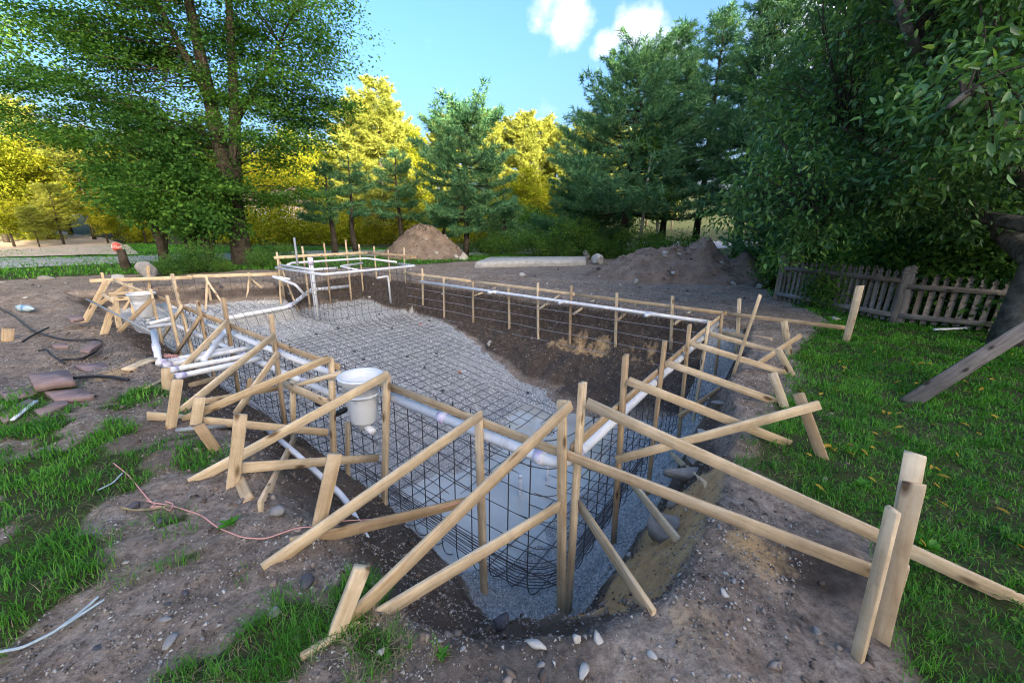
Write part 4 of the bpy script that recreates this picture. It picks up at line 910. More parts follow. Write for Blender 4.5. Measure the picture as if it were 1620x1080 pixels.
ground_line('string', 'pale blue twine trailing through the grass in the bottom left corner', [(-5, 1043), (40, 1035), (90, 1010), (130, 980), (160, 953)], .006, 'blue_string', 'string', .03)
ground_line('string', 'second loose end of pale twine beside the first in the bottom left', [(100, 1003), (135, 980), (168, 958)], .005, 'blue_string', 'string', .03)
ground_line('string', 'pale blue twine scrap among the left grass', [(155, 780), (180, 768), (195, 752)], .005, 'blue_string', 'string', .015)
ground_line('string', 'pale cord curved on the soil by the slate chips', [(192, 806), (215, 811), (245, 808), (270, 803)], .007, 'straw', 'string', .01)
ground_line('string', 'long pink mason line snaking over the soil towards the boards', [(180, 735), (205, 755), (225, 780), (240, 798), (270, 802), (320, 818), (345, 838), (385, 854), (420, 856), (470, 838), (500, 836)], .0035, 'pink_string', 'string', .012)
ground_line('string', 'tangle of pink line knotted on the left soil', [(232, 795), (248, 800), (238, 806), (256, 803), (270, 812), (276, 800), (262, 796)], .0035, 'pink_string', 'string', .012)
ps = thing('string', 'pink line draped along the low tie board over the puddle', 'string', S(600, 830, 'v', -.12))
a = T(500, 838, .06); c = S(750, 786, 'v', -.11); tube('line_run', bez(a, c, -.06, 16), .003, M['pink_string'], ps, 5)
ps = thing('string', 'tangle of pink line at the head of the bundled pipes', 'string', G(268, 562, 0))
q = [G(268 + 14 * math.cos(k * 2.4) + k * .3, 563 + 8 * math.sin(k * 3.1), .03 + .05 * (k % 3)) for k in range(16)]; tube('line_run', fillet(q, .05, 4), .004, M['pink_string'], ps, 5)
ps = thing('tie_wire', 'twist of dark tie wire on the brace at the near corner', 'wire', S(868, 680, 'v', -.1))
q = [S(868 + 14 * math.cos(k * 1.9), 680 + 12 * math.sin(k * 2.3), 'v', -.12 + .03 * (k % 2)) for k in range(12)]; tube('wire_run', fillet(q, .03, 4), .0022, M['rebar'], ps, 5)
m, t, b = newmat('clear_blue_plastic'); b.inputs['Base Color'].default_value = (0.62, 0.76, 0.82, 1); b.inputs['Roughness'].default_value = .2; b.inputs['Transmission Weight'].default_value = .35; M['bottle'] = m
m, t, b = newmat('bottle_label_blue'); b.inputs['Base Color'].default_value = (0.10, 0.32, 0.55, 1); M['bottle_label'] = m
bp = T(43, 493); bo = thing('water_bottle', 'crumpled clear plastic bottle with a blue band lying on the soil far left', 'bottle', bp)
ax = np.array([math.cos(-.2), math.sin(-.2), 0]); prof = [(-.16, .02), (-.15, .055), (-.08, .06), (-.03, .05), (.03, .06), (.08, .058), (.12, .03), (.15, .018), (.17, .02)]
tube('bottle_body', [bp + ax * x * 1.25 + [0, 0, .07] for x, r in prof], [r * 1.15 for x, r in prof], M['bottle'], bo, 14); tube('bottle_band', [bp + ax * x + [0, 0, .07] for x in (-.03, .04)], .0665, M['bottle_label'], bo, 14)
m, t, b = newmat('orange_paint'); b.inputs['Base Color'].default_value = (0.75, 0.18, 0.06, 1); M['orange'] = m
for k, (px, py, lab) in enumerate(((725, 592, 'orange-tipped white pin flag lying on the gravel'), (664, 516, 'small orange marker scrap on the far gravel'))):
    q = T(px, py, .05); th = thing('pin_flag', lab, 'marker', q); tube('tip', [q, q + np.array([.05, .02, .01])], .018, M['orange'], th, 8); tube('shaft', [q + np.array([.05, .02, .01]), q + np.array([.16, .06, .0])], .008, M['pvc'], th, 8)
for k, (px, py) in enumerate(((550, 505), (600, 498), (640, 462), (500, 530), (560, 557), (575, 570), (645, 565), (672, 582), (680, 508), (690, 560), (745, 525), (610, 618), (835, 622), (700, 620), (620, 520), (535, 520))):
    q = T(px, py); V, F = rock_data(600 + k, (.06, .05, .035)); o = mk('rebar_chair', V + q + [0, 0, .02], [F], M['dark_stone'], None, False, loc=q); tag(o, 'dark spacer stone propping the rebar on the gravel floor', 'spacer', 'rebar spacers on the gravel')
ground_line('white_pole', 'thin white pole lying on the lawn before the picket fence', [(1476, 526), (1505, 525), (1534, 523)], .02, 'pvc', 'pole', .03)
rock('scrap_bag', 'pale crumpled scrap lying on the grass by the lawn post', T(1321, 507), (.12, .08, .06), 'pale_stone', 77); bpy.data.objects['scrap_bag']['category'] = 'scrap'

# ------------------------------------------------------------------ weathered picket fence
def fence(name, label, a, c, h_, gap=0.118, skip=0.0):
    th = thing(name, label, 'fence', a, 'picket fence sections'); d = c - a; Ln = np.linalg.norm(d[:2]); d = d / Ln; fc = np.cross(d, [0, 0, 1.0]); fc = fc if fc @ (CAM - a) > 0 else -fc
    for z in (.16, h_ - .2): lumber(th, 'rail', a + fc * .035 + [0, 0, z], c + fc * .035 + [0, 0, z], fc, .08, .035, 'grey_wood')
    n = int(Ln / gap)
    for k in range(n):
        if random.random() < skip: continue
        b0 = a + d * (k + .5) * Ln / n; b0 = drop(b0); x = d; hh = h_ + random.uniform(-.03, .02); w_ = .038
        pr = np.array([(-w_, .04), (w_, .04), (w_, hh - .13), (w_ * .55, hh - .11), (w_ * 1.05, hh - .06), (0, hh), (-w_ * 1.05, hh - .06), (-w_ * .55, hh - .11), (-w_, hh - .13)])
        ln = random.uniform(-.02, .02); V = np.concatenate([[b0 + x * (p_[0] + ln * p_[1]) + [0, 0, p_[1]] + f_ * fc for p_ in pr] for f_ in (.012, -.010)]); m_ = len(pr); i = np.arange(m_); j = (i + 1) % m_
        o = mk('picket', V - b0, [np.stack([i, i + m_, j + m_, j], 1), np.array([i[::-1]]) * 1, np.array([i + m_])], M['grey_wood'])
        o.parent = th; o.location = Vector(b0) - th.location
    return th
def fpost(th, p, h_, w_=.085):
    lumber(th, 'post', p - [0, 0, .1], p + [0, 0, h_], tocam(p), w_, w_, 'grey_wood')
    V, F = lathe_data([(0, .10), (.03, .085), (.055, .05), (.06, .03), (.04, .0), (.07, -.01), (.07, -.03)], 12, p + [0, 0, h_ + .02]); mk('finial', V, [F], M['grey_wood'], th)
fa, fb, fc_ = T(1226, 474), T(1412, 512), T(1575, 529)
f1 = fence('picket_fence', 'weathered grey picket fence section with pointed tops running from the dirt heap', fa, fb, .95); fpost(f1, fa, 1.0); fpost(f1, fb, .88)
f2 = fence('picket_fence', 'weathered picket fence section with gaps, right of the double post', fb + (fc_ - fb) * .03, fc_, .86, .122, .12); fpost(f2, fb + (fc_ - fb) * .05, .9)
f3 = fence('picket_fence', 'picket fence section disappearing behind the apple trunk on the right edge', fc_, fc_ + (fc_ - fb) * 1.2, .86, .122, .1); fpost(f3, fc_ + (fc_ - fb) * 1.2, .9)
# ------------------------------------------------------------------ leaning grey timber, leg of a play frame outside the picture
bm0 = T(1440, 635); q = G(1620, 523, .72); dd = (q - bm0) / np.linalg.norm(q - bm0)
o = lumber(None, 'leaning_beam', bm0 - dd * .05, bm0 + dd * 4.2, tocam(bm0) + np.array([0, 0, .4]), .13, .09, 'grey_wood'); tag(o, 'heavy grey timber slanting out of the lawn to the right edge', 'beam')

# ------------------------------------------------------------------ stop sign with its post and stump
m, t, b = newmat('sign_red'); b.inputs['Base Color'].default_value = (0.52, 0.10, 0.08, 1); b.inputs['Roughness'].default_value = .45; M['sign'] = m
ss = T(192, 425); sg = thing('stop_sign', 'small red octagonal stop sign leaning by the road far left', 'sign', ss)
lumber(sg, 'signpost', ss - [0, 0, .1], VT(ss, 187, 396), tocam(ss), .07, .05, 'grey_wood'); cs = VT(ss, 184.5, 391); nrm = tocam(ss); nrm[2] = 0; nrm /= np.linalg.norm(nrm); sx_ = np.cross([0, 0, 1.0], nrm)
an_ = np.arange(8) * math.pi / 4 + math.pi / 8
for nm, rr, off, mt in (('sign_plate', .165, .04, 'sign'), ('sign_border', .175, .032, 'pvc')):
    V = np.concatenate([[cs + (sx_ * math.cos(a_) * .75 + np.array([0, 0, 1.0]) * math.sin(a_)) * rr + nrm * f_ for a_ in an_] for f_ in (off, off - .008)]); i = np.arange(8); j = (i + 1) % 8
    mk(nm, V, [np.stack([i, i + 8, j + 8, j], 1), np.array([i]), np.array([(i + 8)[::-1]])], M[mt], sg)
cu = bpy.data.curves.new('lettering', 'FONT'); cu.body = 'STOP'; cu.size = .10; cu.align_x = 'CENTER'; cu.align_y = 'CENTER'; cu.extrude = .001; cu.materials.append(M['pvc'])
_t = bpy.data.objects.new('lettering_curve', cu); COL.objects.link(_t); lt = bpy.data.objects.new('lettering', bpy.data.meshes.new_from_object(_t.evaluated_get(bpy.context.evaluated_depsgraph_get()))); bpy.data.objects.remove(_t); COL.objects.link(lt); lt.parent = sg
pp = cs + nrm * .044 - np.array(sg.location); lt.matrix_local = Matrix(((sx_[0], 0, nrm[0], pp[0]), (sx_[1], 0, nrm[1], pp[1]), (sx_[2], 1, nrm[2], pp[2]), (0, 0, 0, 1)))
st = tube('tree_stump', [ss + [.12, .05, -.1], ss + [.1, .05, .35], ss + [.09, .05, .62]], [.16, .12, .11], M['bark'], None, 12, loc=ss); tag(st, 'dark cut stump standing right at the stop sign', 'stump')

# ------------------------------------------------------------------ foliage generators
def leaf_cards(P, D, L_, W_, up=None):                     # rhombic leaves: base P, direction D
    n = len(P); D = D / np.linalg.norm(D, axis=1, keepdims=True)
    R = RNG.normal(0, 1, (n, 3)) if up is None else up + RNG.normal(0, .45, (n, 3))
    s = np.cross(D, R); s /= np.maximum(np.linalg.norm(s, axis=1, keepdims=True), 1e-6)
    L_ = np.broadcast_to(L_, n)[:, None]; W_ = np.broadcast_to(W_, n)[:, None]
    V = np.stack([P, P + D * L_ * .45 + s * W_ * .5, P + D * L_, P + D * L_ * .45 - s * W_ * .5], 1).reshape(-1, 3)
    return V, np.arange(4 * n).reshape(n, 4)
def oval_leaves(P, D, L_, up):                             # folded oval leaves for near trees
    n = len(P); D = D / np.linalg.norm(D, axis=1, keepdims=True); s = np.cross(D, up + RNG.normal(0, .5, (n, 3))); s /= np.linalg.norm(s, axis=1, keepdims=True); nn = np.cross(s, D)
    L_ = L_[:, None]; W_ = L_ * RNG.uniform(.36, .5, (n, 1)); cv = RNG.uniform(-.05, .22, (n, 1)) * L_; fo = RNG.uniform(.1, .3, (n, 1)) * W_
    V = np.stack([P, P + D * L_ * .28 + s * W_ * .46 + nn * fo, P + D * L_ * .66 + s * W_ * .42 + nn * (fo - cv * .4), P + D * L_ - nn * cv, P + D * L_ * .66 - s * W_ * .42 + nn * (fo - cv * .4), P + D * L_ * .28 - s * W_ * .46 + nn * fo], 1)
    k = np.arange(n)[:, None] * 6
    Q = np.concatenate([k + [[0, 1, 2, 3]], k + [[0, 3, 4, 5]]]); Tr = np.zeros((0, 3), int)
    return V.reshape(-1, 3), Q, Tr
def limb(acc, p0, p1, r0, r1, sag=0.0, n=6, wig=.04, sides=6):
    P = bez(p0, p1, sag, n); d = np.linalg.norm(np.asarray(p1) - p0); P[1:-1] += RNG.normal(0, wig * d / n * 1.5, (n - 2, 3))
    V, F, tr = tube_data(P, np.linspace(r0, r1, n), sides); acc.add(V, F, tr); return P
def lobes_points(lobes, n, shell=.55):
    wts = np.array([l[3] * l[4] * l[5] for l in lobes]) ** .8; k = RNG.choice(len(lobes), n, p=wts / wts.sum()); Lb = np.array(lobes)[k]
    d = RNG.normal(0, 1, (n, 3)); d /= np.linalg.norm(d, axis=1, keepdims=True); r = RNG.uniform(shell ** 3, 1, (n, 1)) ** (1 / 3)
    return Lb[:, :3] + d * r * Lb[:, 3:6]
def broadleaf(name, trunks, lobes, nclump, nleaf, lsize, crad, leafmat, bark, flat=.55, shell=.5, limb_r=.05, near=False, up=None):
    """-> (trunk arrays, crown arrays) in local coordinates; trunks: list of (points, radii)"""
    tr = Acc(); br = Acc(); tp = []
    for pts, rad in trunks:
        V, F, t3 = tube_data(np.array(pts, float), rad, 12); tr.add(V, F, t3)
        q = np.array(pts, float); s = np.linspace(0, len(q) - 1, 40); tp.append(np.stack([np.interp(s, np.arange(len(q)), q[:, k]) for k in range(3)], 1))
    tp = np.concatenate(tp); C = lobes_points(lobes, nclump, shell)
    for c in C:
        dz = np.linalg.norm(tp - (c - [0, 0, .25 * np.linalg.norm(c[:2])]), axis=1); k = np.argmin(dz + (tp[:, 2] < lobes[0][2] * .25) * 5)
        limb(br, tp[k], c, limb_r * RNG.uniform(.5, 1.1), .008, RNG.uniform(.0, .25), 6, .06, 5)
    per = nleaf // nclump; cr = crad * RNG.uniform(.55, 1.25, nclump)
    O = RNG.normal(0, .5, (nclump, per, 3)) * cr[:, None, None] * np.array([1, 1, flat])
    ad = RNG.uniform(.25, 1.0, (nclump, 1)) ; use = RNG.uniform(0, 1, (nclump, per)) < ad
    P = (C[:, None] + O)[use]; out = (O / np.maximum(np.linalg.norm(O, axis=2, keepdims=True), 1e-6))[use]
    D = out * .6 + RNG.normal(0, .6, (len(P), 3)) + [0, 0, -.35]
    L_ = lsize * RNG.uniform(.6, 1.25, len(P))
    ca_ = Acc()
    if near: V, Q, T3 = oval_leaves(P, D, L_, np.array([0, 0, 1.0])); ca_.add(V, Q, T3)
    else: V, Q = leaf_cards(P, D * (1 if up is None else np.array([1, 1, .45])), L_, L_ * .75, up); ca_.add(V, Q)
    tr.branches = br
    return tr, ca_
def plant_tree(name, label, cat, loc, tr, cr, bark, leaf, group=None):
    th = thing(name, label, cat, loc, group); z = th.location
    a = tr.build('trunk', M[bark], None, True); a.parent = th
    if getattr(tr, 'branches', None): c_ = tr.branches.build('branches', M['bark'], None, True); c_.parent = th; c_['kind'] = 'stuff'
    b_ = cr.build('crown', M[leaf], None); b_.parent = th
    return th
def pine(h_, rad, base, seed, dens=1.0, prof=None, nd_len=.21, wid=.034, trunk_r=.16, step=.42, lay=1.0, gap=0.0):
    r = np.random.default_rng(seed); tr = Acc(); cr = Acc()
    zz = np.linspace(0, h_, 9); P = np.stack([np.cumsum(r.normal(0, .04, 9)), np.cumsum(r.normal(0, .04, 9)), zz], 1); P[0, :2] = 0
    V, F, t3 = tube_data(P, trunk_r * (1 - zz / h_ * .93), 9); tr.add(V, F, t3)
    tips = []; dirs = []
    z = base
    while z < h_ - .25:
        f = (z - base) / (h_ - base); L0 = rad * (prof(f) if prof else (1 - f) ** .8 * (0.75 + .25 * min(1, f * 4)) + .10)
        nb = 6 if r.random() > .3 else 5; a0 = r.uniform(0, 6.28)
        for k in range(nb):
            if r.random() < gap: continue
            a = a0 + k * 6.28 / nb + r.normal(0, .25); Lb = L0 * r.uniform(.6, 1.25); rise = (.10 + .55 * f) * Lb * r.uniform(.3, 1.3)
            o = np.array([np.interp(z, zz, P[:, 0]), np.interp(z, zz, P[:, 1]), z + r.normal(0, .08)]); e = o + [math.cos(a) * Lb, math.sin(a) * Lb, rise]
            n = 5; t_ = np.linspace(0, 1, n)[:, None]; B = o + (e - o) * t_; B[:, 2] += (-.10 * Lb * 4 * t_ * (1 - t_))[:, 0]
            V, F, t3 = tube_data(B, np.linspace(.018 + .012 * Lb, .005, n), 4, False); tr.add(V, F)
            nt_ = max(3, int(Lb / .17 * dens)); sd = np.array([-math.sin(a), math.cos(a), 0]); fw = np.array([math.cos(a), math.sin(a), .25])
            for q in np.linspace(.28, 1, nt_):
                _f = q * (n - 1); _i = min(int(_f), n - 2); c = B[_i] + (B[_i + 1] - B[_i]) * (_f - _i)
                spread = .30 * Lb * (1.15 - q) + .10
                for s_ in (-1, 0, 1):
                    if s_ and r.random() < .12: continue
                    off = s_ * spread * r.uniform(.4, 1.2); tips.append(c + sd * off + fw * abs(off) * .5 + [0, 0, r.normal(.02, .05) * lay]); dirs.append(fw + sd * s_ * .8 + [0, 0, .35])
        z += step * r.uniform(.75, 1.25) * (1.0 - .35 * f)
    tips.append(P[-1]); dirs.append(np.array([0, 0, 1.0]))
    tips = np.array(tips); dirs = np.array(dirs); m_ = 12
    Pn = np.repeat(tips, m_, 0) + r.normal(0, .045, (len(tips) * m_, 3)); Dn = np.repeat(dirs / np.linalg.norm(dirs, axis=1, keepdims=True), m_, 0) * .75 + r.normal(0, .62, (len(tips) * m_, 3))
    Dn /= np.linalg.norm(Dn, axis=1, keepdims=True); sd_ = np.cross(Dn, r.normal(0, 1, Dn.shape)); sd_ /= np.linalg.norm(sd_, axis=1, keepdims=True)
    V = np.stack([Pn - sd_ * wid * .65, Pn + sd_ * wid * .65, Pn + Dn * (nd_len * 1.15 * r.uniform(.7, 1.4, len(Pn)))[:, None]], 1).reshape(-1, 3); cr.add(V, np.arange(len(V)).reshape(-1, 3))
    return tr, cr
def pxloc(px, py, dist):                                   # ground point on the bearing of a pixel at a distance
    d = FWD * FPX + RGT * (px - 810) + DWN * (py - 540); d = d[:2] / np.linalg.norm(d[:2]); p = d * dist
    return np.array([p[0], p[1], hz(p[0], p[1])])
def top_h(loc, py):                                        # height above the base that reaches picture row py
    return VT(loc, *(proj(loc)[0], py))[2] - loc[2]
def proj(P):
    q = np.asarray(P) - CAM; w_ = q @ FWD; return 810 + FPX * (q @ RGT) / w_, 540 + FPX * (q @ DWN) / w_

MARKS = [(-60, 'beyond the left picture edge'), (0, 'at the very left edge'), (40, 'above the plastic bottle'), (75, 'above the flat grey rock'), (110, 'midway to the stop sign'), (150, 'left of the stop sign'), (185, 'right behind the stop sign'), (215, 'right of the stop sign'), (240, 'above the dome boulder'), (262, 'behind the slim leaning tree'), (290, 'left of the many-stemmed young tree'), (320, 'behind the young trees'), (350, 'just left of the maple trunk'), (385, 'behind the maple trunk'), (418, 'just right of the maple trunk'), (445, 'above the left corner of the spa'), (470, 'above the left spa pipes'), (495, 'above the white spa riser'), (520, 'behind the small dark pine'), (545, 'above the middle of the spa'), (563, 'behind the thin gappy pine'), (590, 'above the right half of the spa'), (612, 'below the tallest golden pine'), (640, 'behind the slender dark pine'), (660, 'over the brown mound peak'), (685, 'over the right slope of the brown mound'), (705, 'at the right foot of the brown mound'), (725, 'just left of the round-headed pine'), (742, 'behind the round-headed pine'), (768, 'just right of the round-headed pine'), (790, 'left end of the stone slab'), (815, 'behind the stone slab, left part'), (845, 'behind the middle of the stone slab'), (868, 'behind the stone slab, right part'), (890, 'right end of the stone slab'), (910, 'behind the low spreading pine'), (938, 'above the white boulder'), (962, 'just left of the broad pine trunk'), (985, 'behind the broad pine trunk'), (1012, 'by the leaning birch'), (1042, 'by the short pale trunk'), (1060, 'right of the short pale trunk'), (1078, 'above the left end of the dirt heap'), (1100, 'behind the tall open pine'), (1130, 'above the dirt heap peak'), (1150, 'right of the dirt heap peak'), (1180, 'behind the tallest pine'), (1205, 'above the right end of the dirt heap'), (1240, 'behind the first fence post'), (1262, 'behind the first few pickets'), (1282, 'left part of the first fence section'), (1302, 'left of the fence vine'), (1330, 'behind the fence vine'), (1348, 'right of the fence vine'), (1362, 'over the lawn post'), (1395, 'just left of the double fence post'), (1420, 'behind the double fence post'), (1432, 'just right of the double fence post'), (1448, 'over the left pickets of the second section'), (1462, 'over the second fence section'), (1482, 'over the middle of the second section'), (1492, 'behind the middle of the second section'), (1512, 'over the gappy pickets'), (1530, 'over the lying white pole'), (1560, 'left of the fruit tree trunk'), (1582, 'behind the fruit tree trunk'), (1604, 'right of the fruit tree trunk'), (1622, 'at the very right edge'), (1640, 'just past the right edge'), (1665, 'past the right picture edge'), (1720, 'well past the right edge'), (1800, 'far past the right edge')]
USED = set()
def where(label, px):
    for m_ in sorted(MARKS, key=lambda q: abs(q[0] - px)):
        l_ = label + ', ' + m_[1]
        if l_ not in USED: USED.add(l_); return l_
# ------------------------------------------------------------------ the big maple on the left
mp_ = T(385, 419)
trk = [([(0, 0, -.2), (.02, 0, .8), (.0, 0, 2.2), (-.08, 0, 3.4), (-.25, .1, 5.6), (-.4, .1, 8.5), (-.5, .2, 13)], [.40, .32, .29, .25, .2, .13, .03]),
       ([(0, 0, 2.0), (.25, 0, 3.2), (.5, .1, 5.0), (.8, .2, 8.0), (1.2, .2, 12)], [.24, .2, .17, .11, .03]),
       ([(-.25, .1, 5.5), (-1.1, .0, 7.6), (-1.9, 0, 10)], [.12, .09, .03]), ([(.45, .1, 4.8), (1.7, .2, 6.4), (2.8, .2, 8)], [.1, .07, .02])]
lob = [(-3.3, -.3, 5.2, 3.6, 3.0, 2.0), (-2.6, 0, 3.3, 3.2, 2.6, 1.5), (-.5, .2, 9.5, 3.6, 3.2, 3.6), (2.9, .2, 8.2, 2.4, 2.6, 3.2), (1.8, 0, 4.6, 2.4, 2.2, 1.6), (-3.2, .3, 8.6, 2.6, 2.6, 2.6), (3.4, .2, 5.6, 1.6, 1.8, 1.1), (-1.0, -1.2, 2.6, 2.2, 1.6, .9), (-4.6, .2, 6.6, 1.7, 2.0, 1.6), (1.9, .4, 3.0, 1.6, 1.4, .8)]
lob = [(x_ * .86 - .1, y_, z_, rx_ * .88, ry_, rz_) for (x_, y_, z_, rx_, ry_, rz_) in lob]
tr, cr = broadleaf('maple', trk, lob, 260, 250000, .098, 1.15, 'maple', 'bark', .27, .30, .03, up=np.array([0, 0, 1.0]))
plant_tree('maple_tree', 'huge green maple with forked dark trunk towering on the left', 'tree', mp_, tr, cr, 'bark', 'maple')
# companions under the maple
for k, (px, py, hh, lab) in enumerate(((262, 420, 5.2, 'slim leaning tree left of the maple trunk'), (306, 420, 4.2, 'young tree with several stems close left of the maple trunk'), (333, 421, 3.6, 'short leafy sapling right beside the maple trunk'))):
    p = T(px, py); tk = [([(0, 0, -.1), (.05, 0, hh * .3), (-.15 * (k - 1), 0, hh * .65), (.1, 0, hh)], [.17 - .03 * k, .12 - .02 * k, .07, .015]), ([(0, 0, .05), (.25, .1, hh * .3), (.5, .1, hh * .7)], [.08, .06, .012]), ([(0, 0, .05), (-.3, .1, hh * .28), (-.55, .1, hh * .6)], [.07, .05, .012])]
    tr, cr = broadleaf('t', tk, [(0, 0, hh * .72, 1.5, 1.3, hh * .3), (.5, -.3, hh * .4, 1.1, 1, hh * .16)], 60, 11000, .12, .6, 'maple', 'bark', .6, .2, .02)
    plant_tree('young_tree', lab, 'tree', p, tr, cr, 'bark', 'maple')
# feathery tree far left
p = pxloc(-45, 400, 27); tr, cr = broadleaf('t', [([(0, 0, 0), (.2, 0, 4), (.0, 0, 8), (.4, 0, 12.5)], [.07, .06, .04, .015])], [(1.2, 0, 9.3, 3.6, 3, 3.0), (2.6, 0, 7.0, 3, 2.5, 1.8), (-1, 0, 6.5, 2, 2, 1.5)], 150, 9000, .17, .8, 'shrub', 'bark', .6, .4, .03)
plant_tree('ash_tree', 'thin feathery tree with see-through crown at the far left', 'tree', p, tr, cr, 'bark', 'shrub')

# ------------------------------------------------------------------ pines
def set_pine(px, py_b, dist, py_top, rad, seed, label, base=1.2, leaf='needle', group='pines at the edge of the yard', **kw):
    loc = pxloc(px, py_b, dist); hh = top_h(loc, py_top); tr, cr = pine(hh, rad, base, seed, **kw)
    return plant_tree('pine_tree', label, 'tree', loc, tr, cr, 'bark', leaf, group)
dome = lambda f: math.sqrt(max(0.02, 1 - (abs(f - .42) / .6) ** 2))
set_pine(737, 410, 21.5, 172, 2.2, 1, 'round-headed dark pine standing alone right of the brown mound', 1.5, prof=dome, gap=.05, dens=1.2, step=.42)
set_pine(985, 402, 24, 84, 4.6, 2, 'broad dark pine with sweeping low boughs left of the birches', 2.4, trunk_r=.22, prof=lambda f: .12 + .95 * (1 - f) ** .7, gap=.03, dens=1.15, step=.40)
set_pine(1046, 400, 25, 46, 2.3, 3, 'tall narrow pine just right of the leaning birch', 4.0, trunk_r=.2, gap=.15)
set_pine(1098, 400, 27, 22, 2.5, 4, 'tall pine behind the dirt heap with open crown', 4.5, trunk_r=.22, gap=.22, step=.5)
set_pine(1165, 405, 24, -40, 2.8, 5, 'tallest pine, its top cut by the picture edge above the dirt heap', 2.5, trunk_r=.25)
set_pine(915, 400, 26, 245, 2.6, 6, 'low spreading pine at the left foot of the broad pine', .5)
set_pine(530, 398, 22, 262, 1.4, 7, 'small dark pine just right of the maple', 1.8, gap=.3, step=.5)
set_pine(640, 396, 25, 240, 1.7, 8, 'slender dark pine behind the brown mound', 2.0, gap=.35, step=.55)
set_pine(563, 396, 24, 250, 1.3, 9, 'thin gappy pine between the maple and the mound', 2.0, gap=.4, step=.55)
set_pine(800, 402, 24, 315, 1.5, 10, 'bushy young pine right of the round-headed pine', .3, gap=.1)
set_pine(860, 402, 27, 345, 1.8, 11, 'short wide young pine left of the low spreading pine', .3)
set_pine(700, 398, 26, 325, 1.4, 12, 'young pine filling the gap behind the mound', 1.0, gap=.3)
# birches
for (px, pb_, pt, tx, lab, mt) in ((1008, 400, 260, 1028, 'thin white birch trunk leaning among the pines', 'birch'), (1041, 400, 330, 1040, 'short straight pale trunk beside the leaning birch', 'birch')):
    p = pxloc(px, pb_, 23); hh = top_h(p, pt); q = VT(p, tx, pt) - p
    tr, cr = broadleaf('t', [([(0, 0, -.1), q * .35 + [.05, 0, 0], q * .7, q, q * 1.25], [.10, .085, .07, .05, .015])], [(q[0] * 1.1, 0, q[2] * 1.15, 1.2, 1.2, 1.0)], 24, 3000, .12, .55, 'shrub', 'birch', .6, .3, .02)
    plant_tree('birch_tree', lab, 'tree', p, tr, cr, mt, 'shrub')

# ------------------------------------------------------------------ sunlit trees beyond the road
pr_s, pr_c = pine(15.0, 3.6, 2.0, 31, dens=.8, nd_len=.30, wid=.06, trunk_r=.24, step=.6, gap=.1, prof=lambda f: .15 + .9 * (1 - f) ** .6)
pr2_s, pr2_c = pine(15.0, 3.2, 4.0, 32, dens=.8, nd_len=.30, wid=.06, trunk_r=.24, step=.6, prof=dome, gap=.12)
bt_s, bt_c = broadleaf('t', [([(0, 0, -.1), (.1, 0, 4), (-.2, 0, 7), (.1, 0, 11)], [.26, .2, .13, .02])], [(0, 0, 8.5, 3.4, 3.2, 3.8), (-1.6, 0, 6, 2.6, 2.6, 2.2), (1.8, .3, 6.4, 2.3, 2.4, 2.2), (0, -.5, 4, 2.8, 2.4, 1.5)], 170, 32000, .24, 1.0, 'gold', 'bark', .6, .4, .04)
protos = {}
def proto(key, tr, cr, leaf):
    if getattr(tr, 'branches', None): tr.add(np.concatenate(tr.branches.V), *[np.concatenate(v) for v in tr.branches.F.values()])
    protos[key] = (tr.build('trunk', M['bark'], None, True), cr.build('crown', M[leaf], None)); 
    for o in protos[key]: COL.objects.unlink(o)
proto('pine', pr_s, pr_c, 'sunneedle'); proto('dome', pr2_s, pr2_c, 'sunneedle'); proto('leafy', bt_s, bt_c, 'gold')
def far_tree(kind, loc, scale, rot, name, label, group, sx=1.0):
    th = thing(name, label, 'tree', loc, group); th.scale = (scale * sx, scale * sx, scale); th.rotation_euler = (0, 0, rot)
    for o in protos[kind]: c = o.copy(); COL.objects.link(c); c.parent = th
    return th
FT = [('pine', 612, 34, 128, 1.15, 'pine_tree', 'tall golden sunlit pine behind the slender dark pine', None), ('dome', 575, 37, 170, 1, 'pine_tree', 'golden sunlit pine left of the tallest golden pine', None),
      ('leafy', 655, 36, 200, .9, 'leafy_tree', 'sunlit yellow leafy tree right of the tallest golden pine', None)]
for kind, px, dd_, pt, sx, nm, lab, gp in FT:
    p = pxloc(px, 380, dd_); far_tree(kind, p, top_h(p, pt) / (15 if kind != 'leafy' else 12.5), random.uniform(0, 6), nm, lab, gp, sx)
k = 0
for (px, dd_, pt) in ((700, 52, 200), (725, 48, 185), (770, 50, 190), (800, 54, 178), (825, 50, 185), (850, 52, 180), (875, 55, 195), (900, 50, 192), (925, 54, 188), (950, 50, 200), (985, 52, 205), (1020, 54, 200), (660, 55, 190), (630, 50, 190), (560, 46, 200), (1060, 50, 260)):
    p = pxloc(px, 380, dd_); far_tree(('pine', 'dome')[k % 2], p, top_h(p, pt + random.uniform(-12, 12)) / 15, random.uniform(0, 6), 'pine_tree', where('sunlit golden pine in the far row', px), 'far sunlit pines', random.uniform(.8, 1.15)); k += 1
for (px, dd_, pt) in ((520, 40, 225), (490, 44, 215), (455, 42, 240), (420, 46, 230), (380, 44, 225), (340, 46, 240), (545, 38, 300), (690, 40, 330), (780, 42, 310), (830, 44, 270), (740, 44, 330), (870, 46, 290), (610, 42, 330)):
    p = pxloc(px, 380, dd_); far_tree('leafy', p, top_h(p, pt + random.uniform(-15, 15)) / 12.5, random.uniform(0, 6), 'leafy_tree', where('sunlit yellow leafy tree beyond the road', px), 'sunlit thicket beyond the road', random.uniform(.9, 1.3))
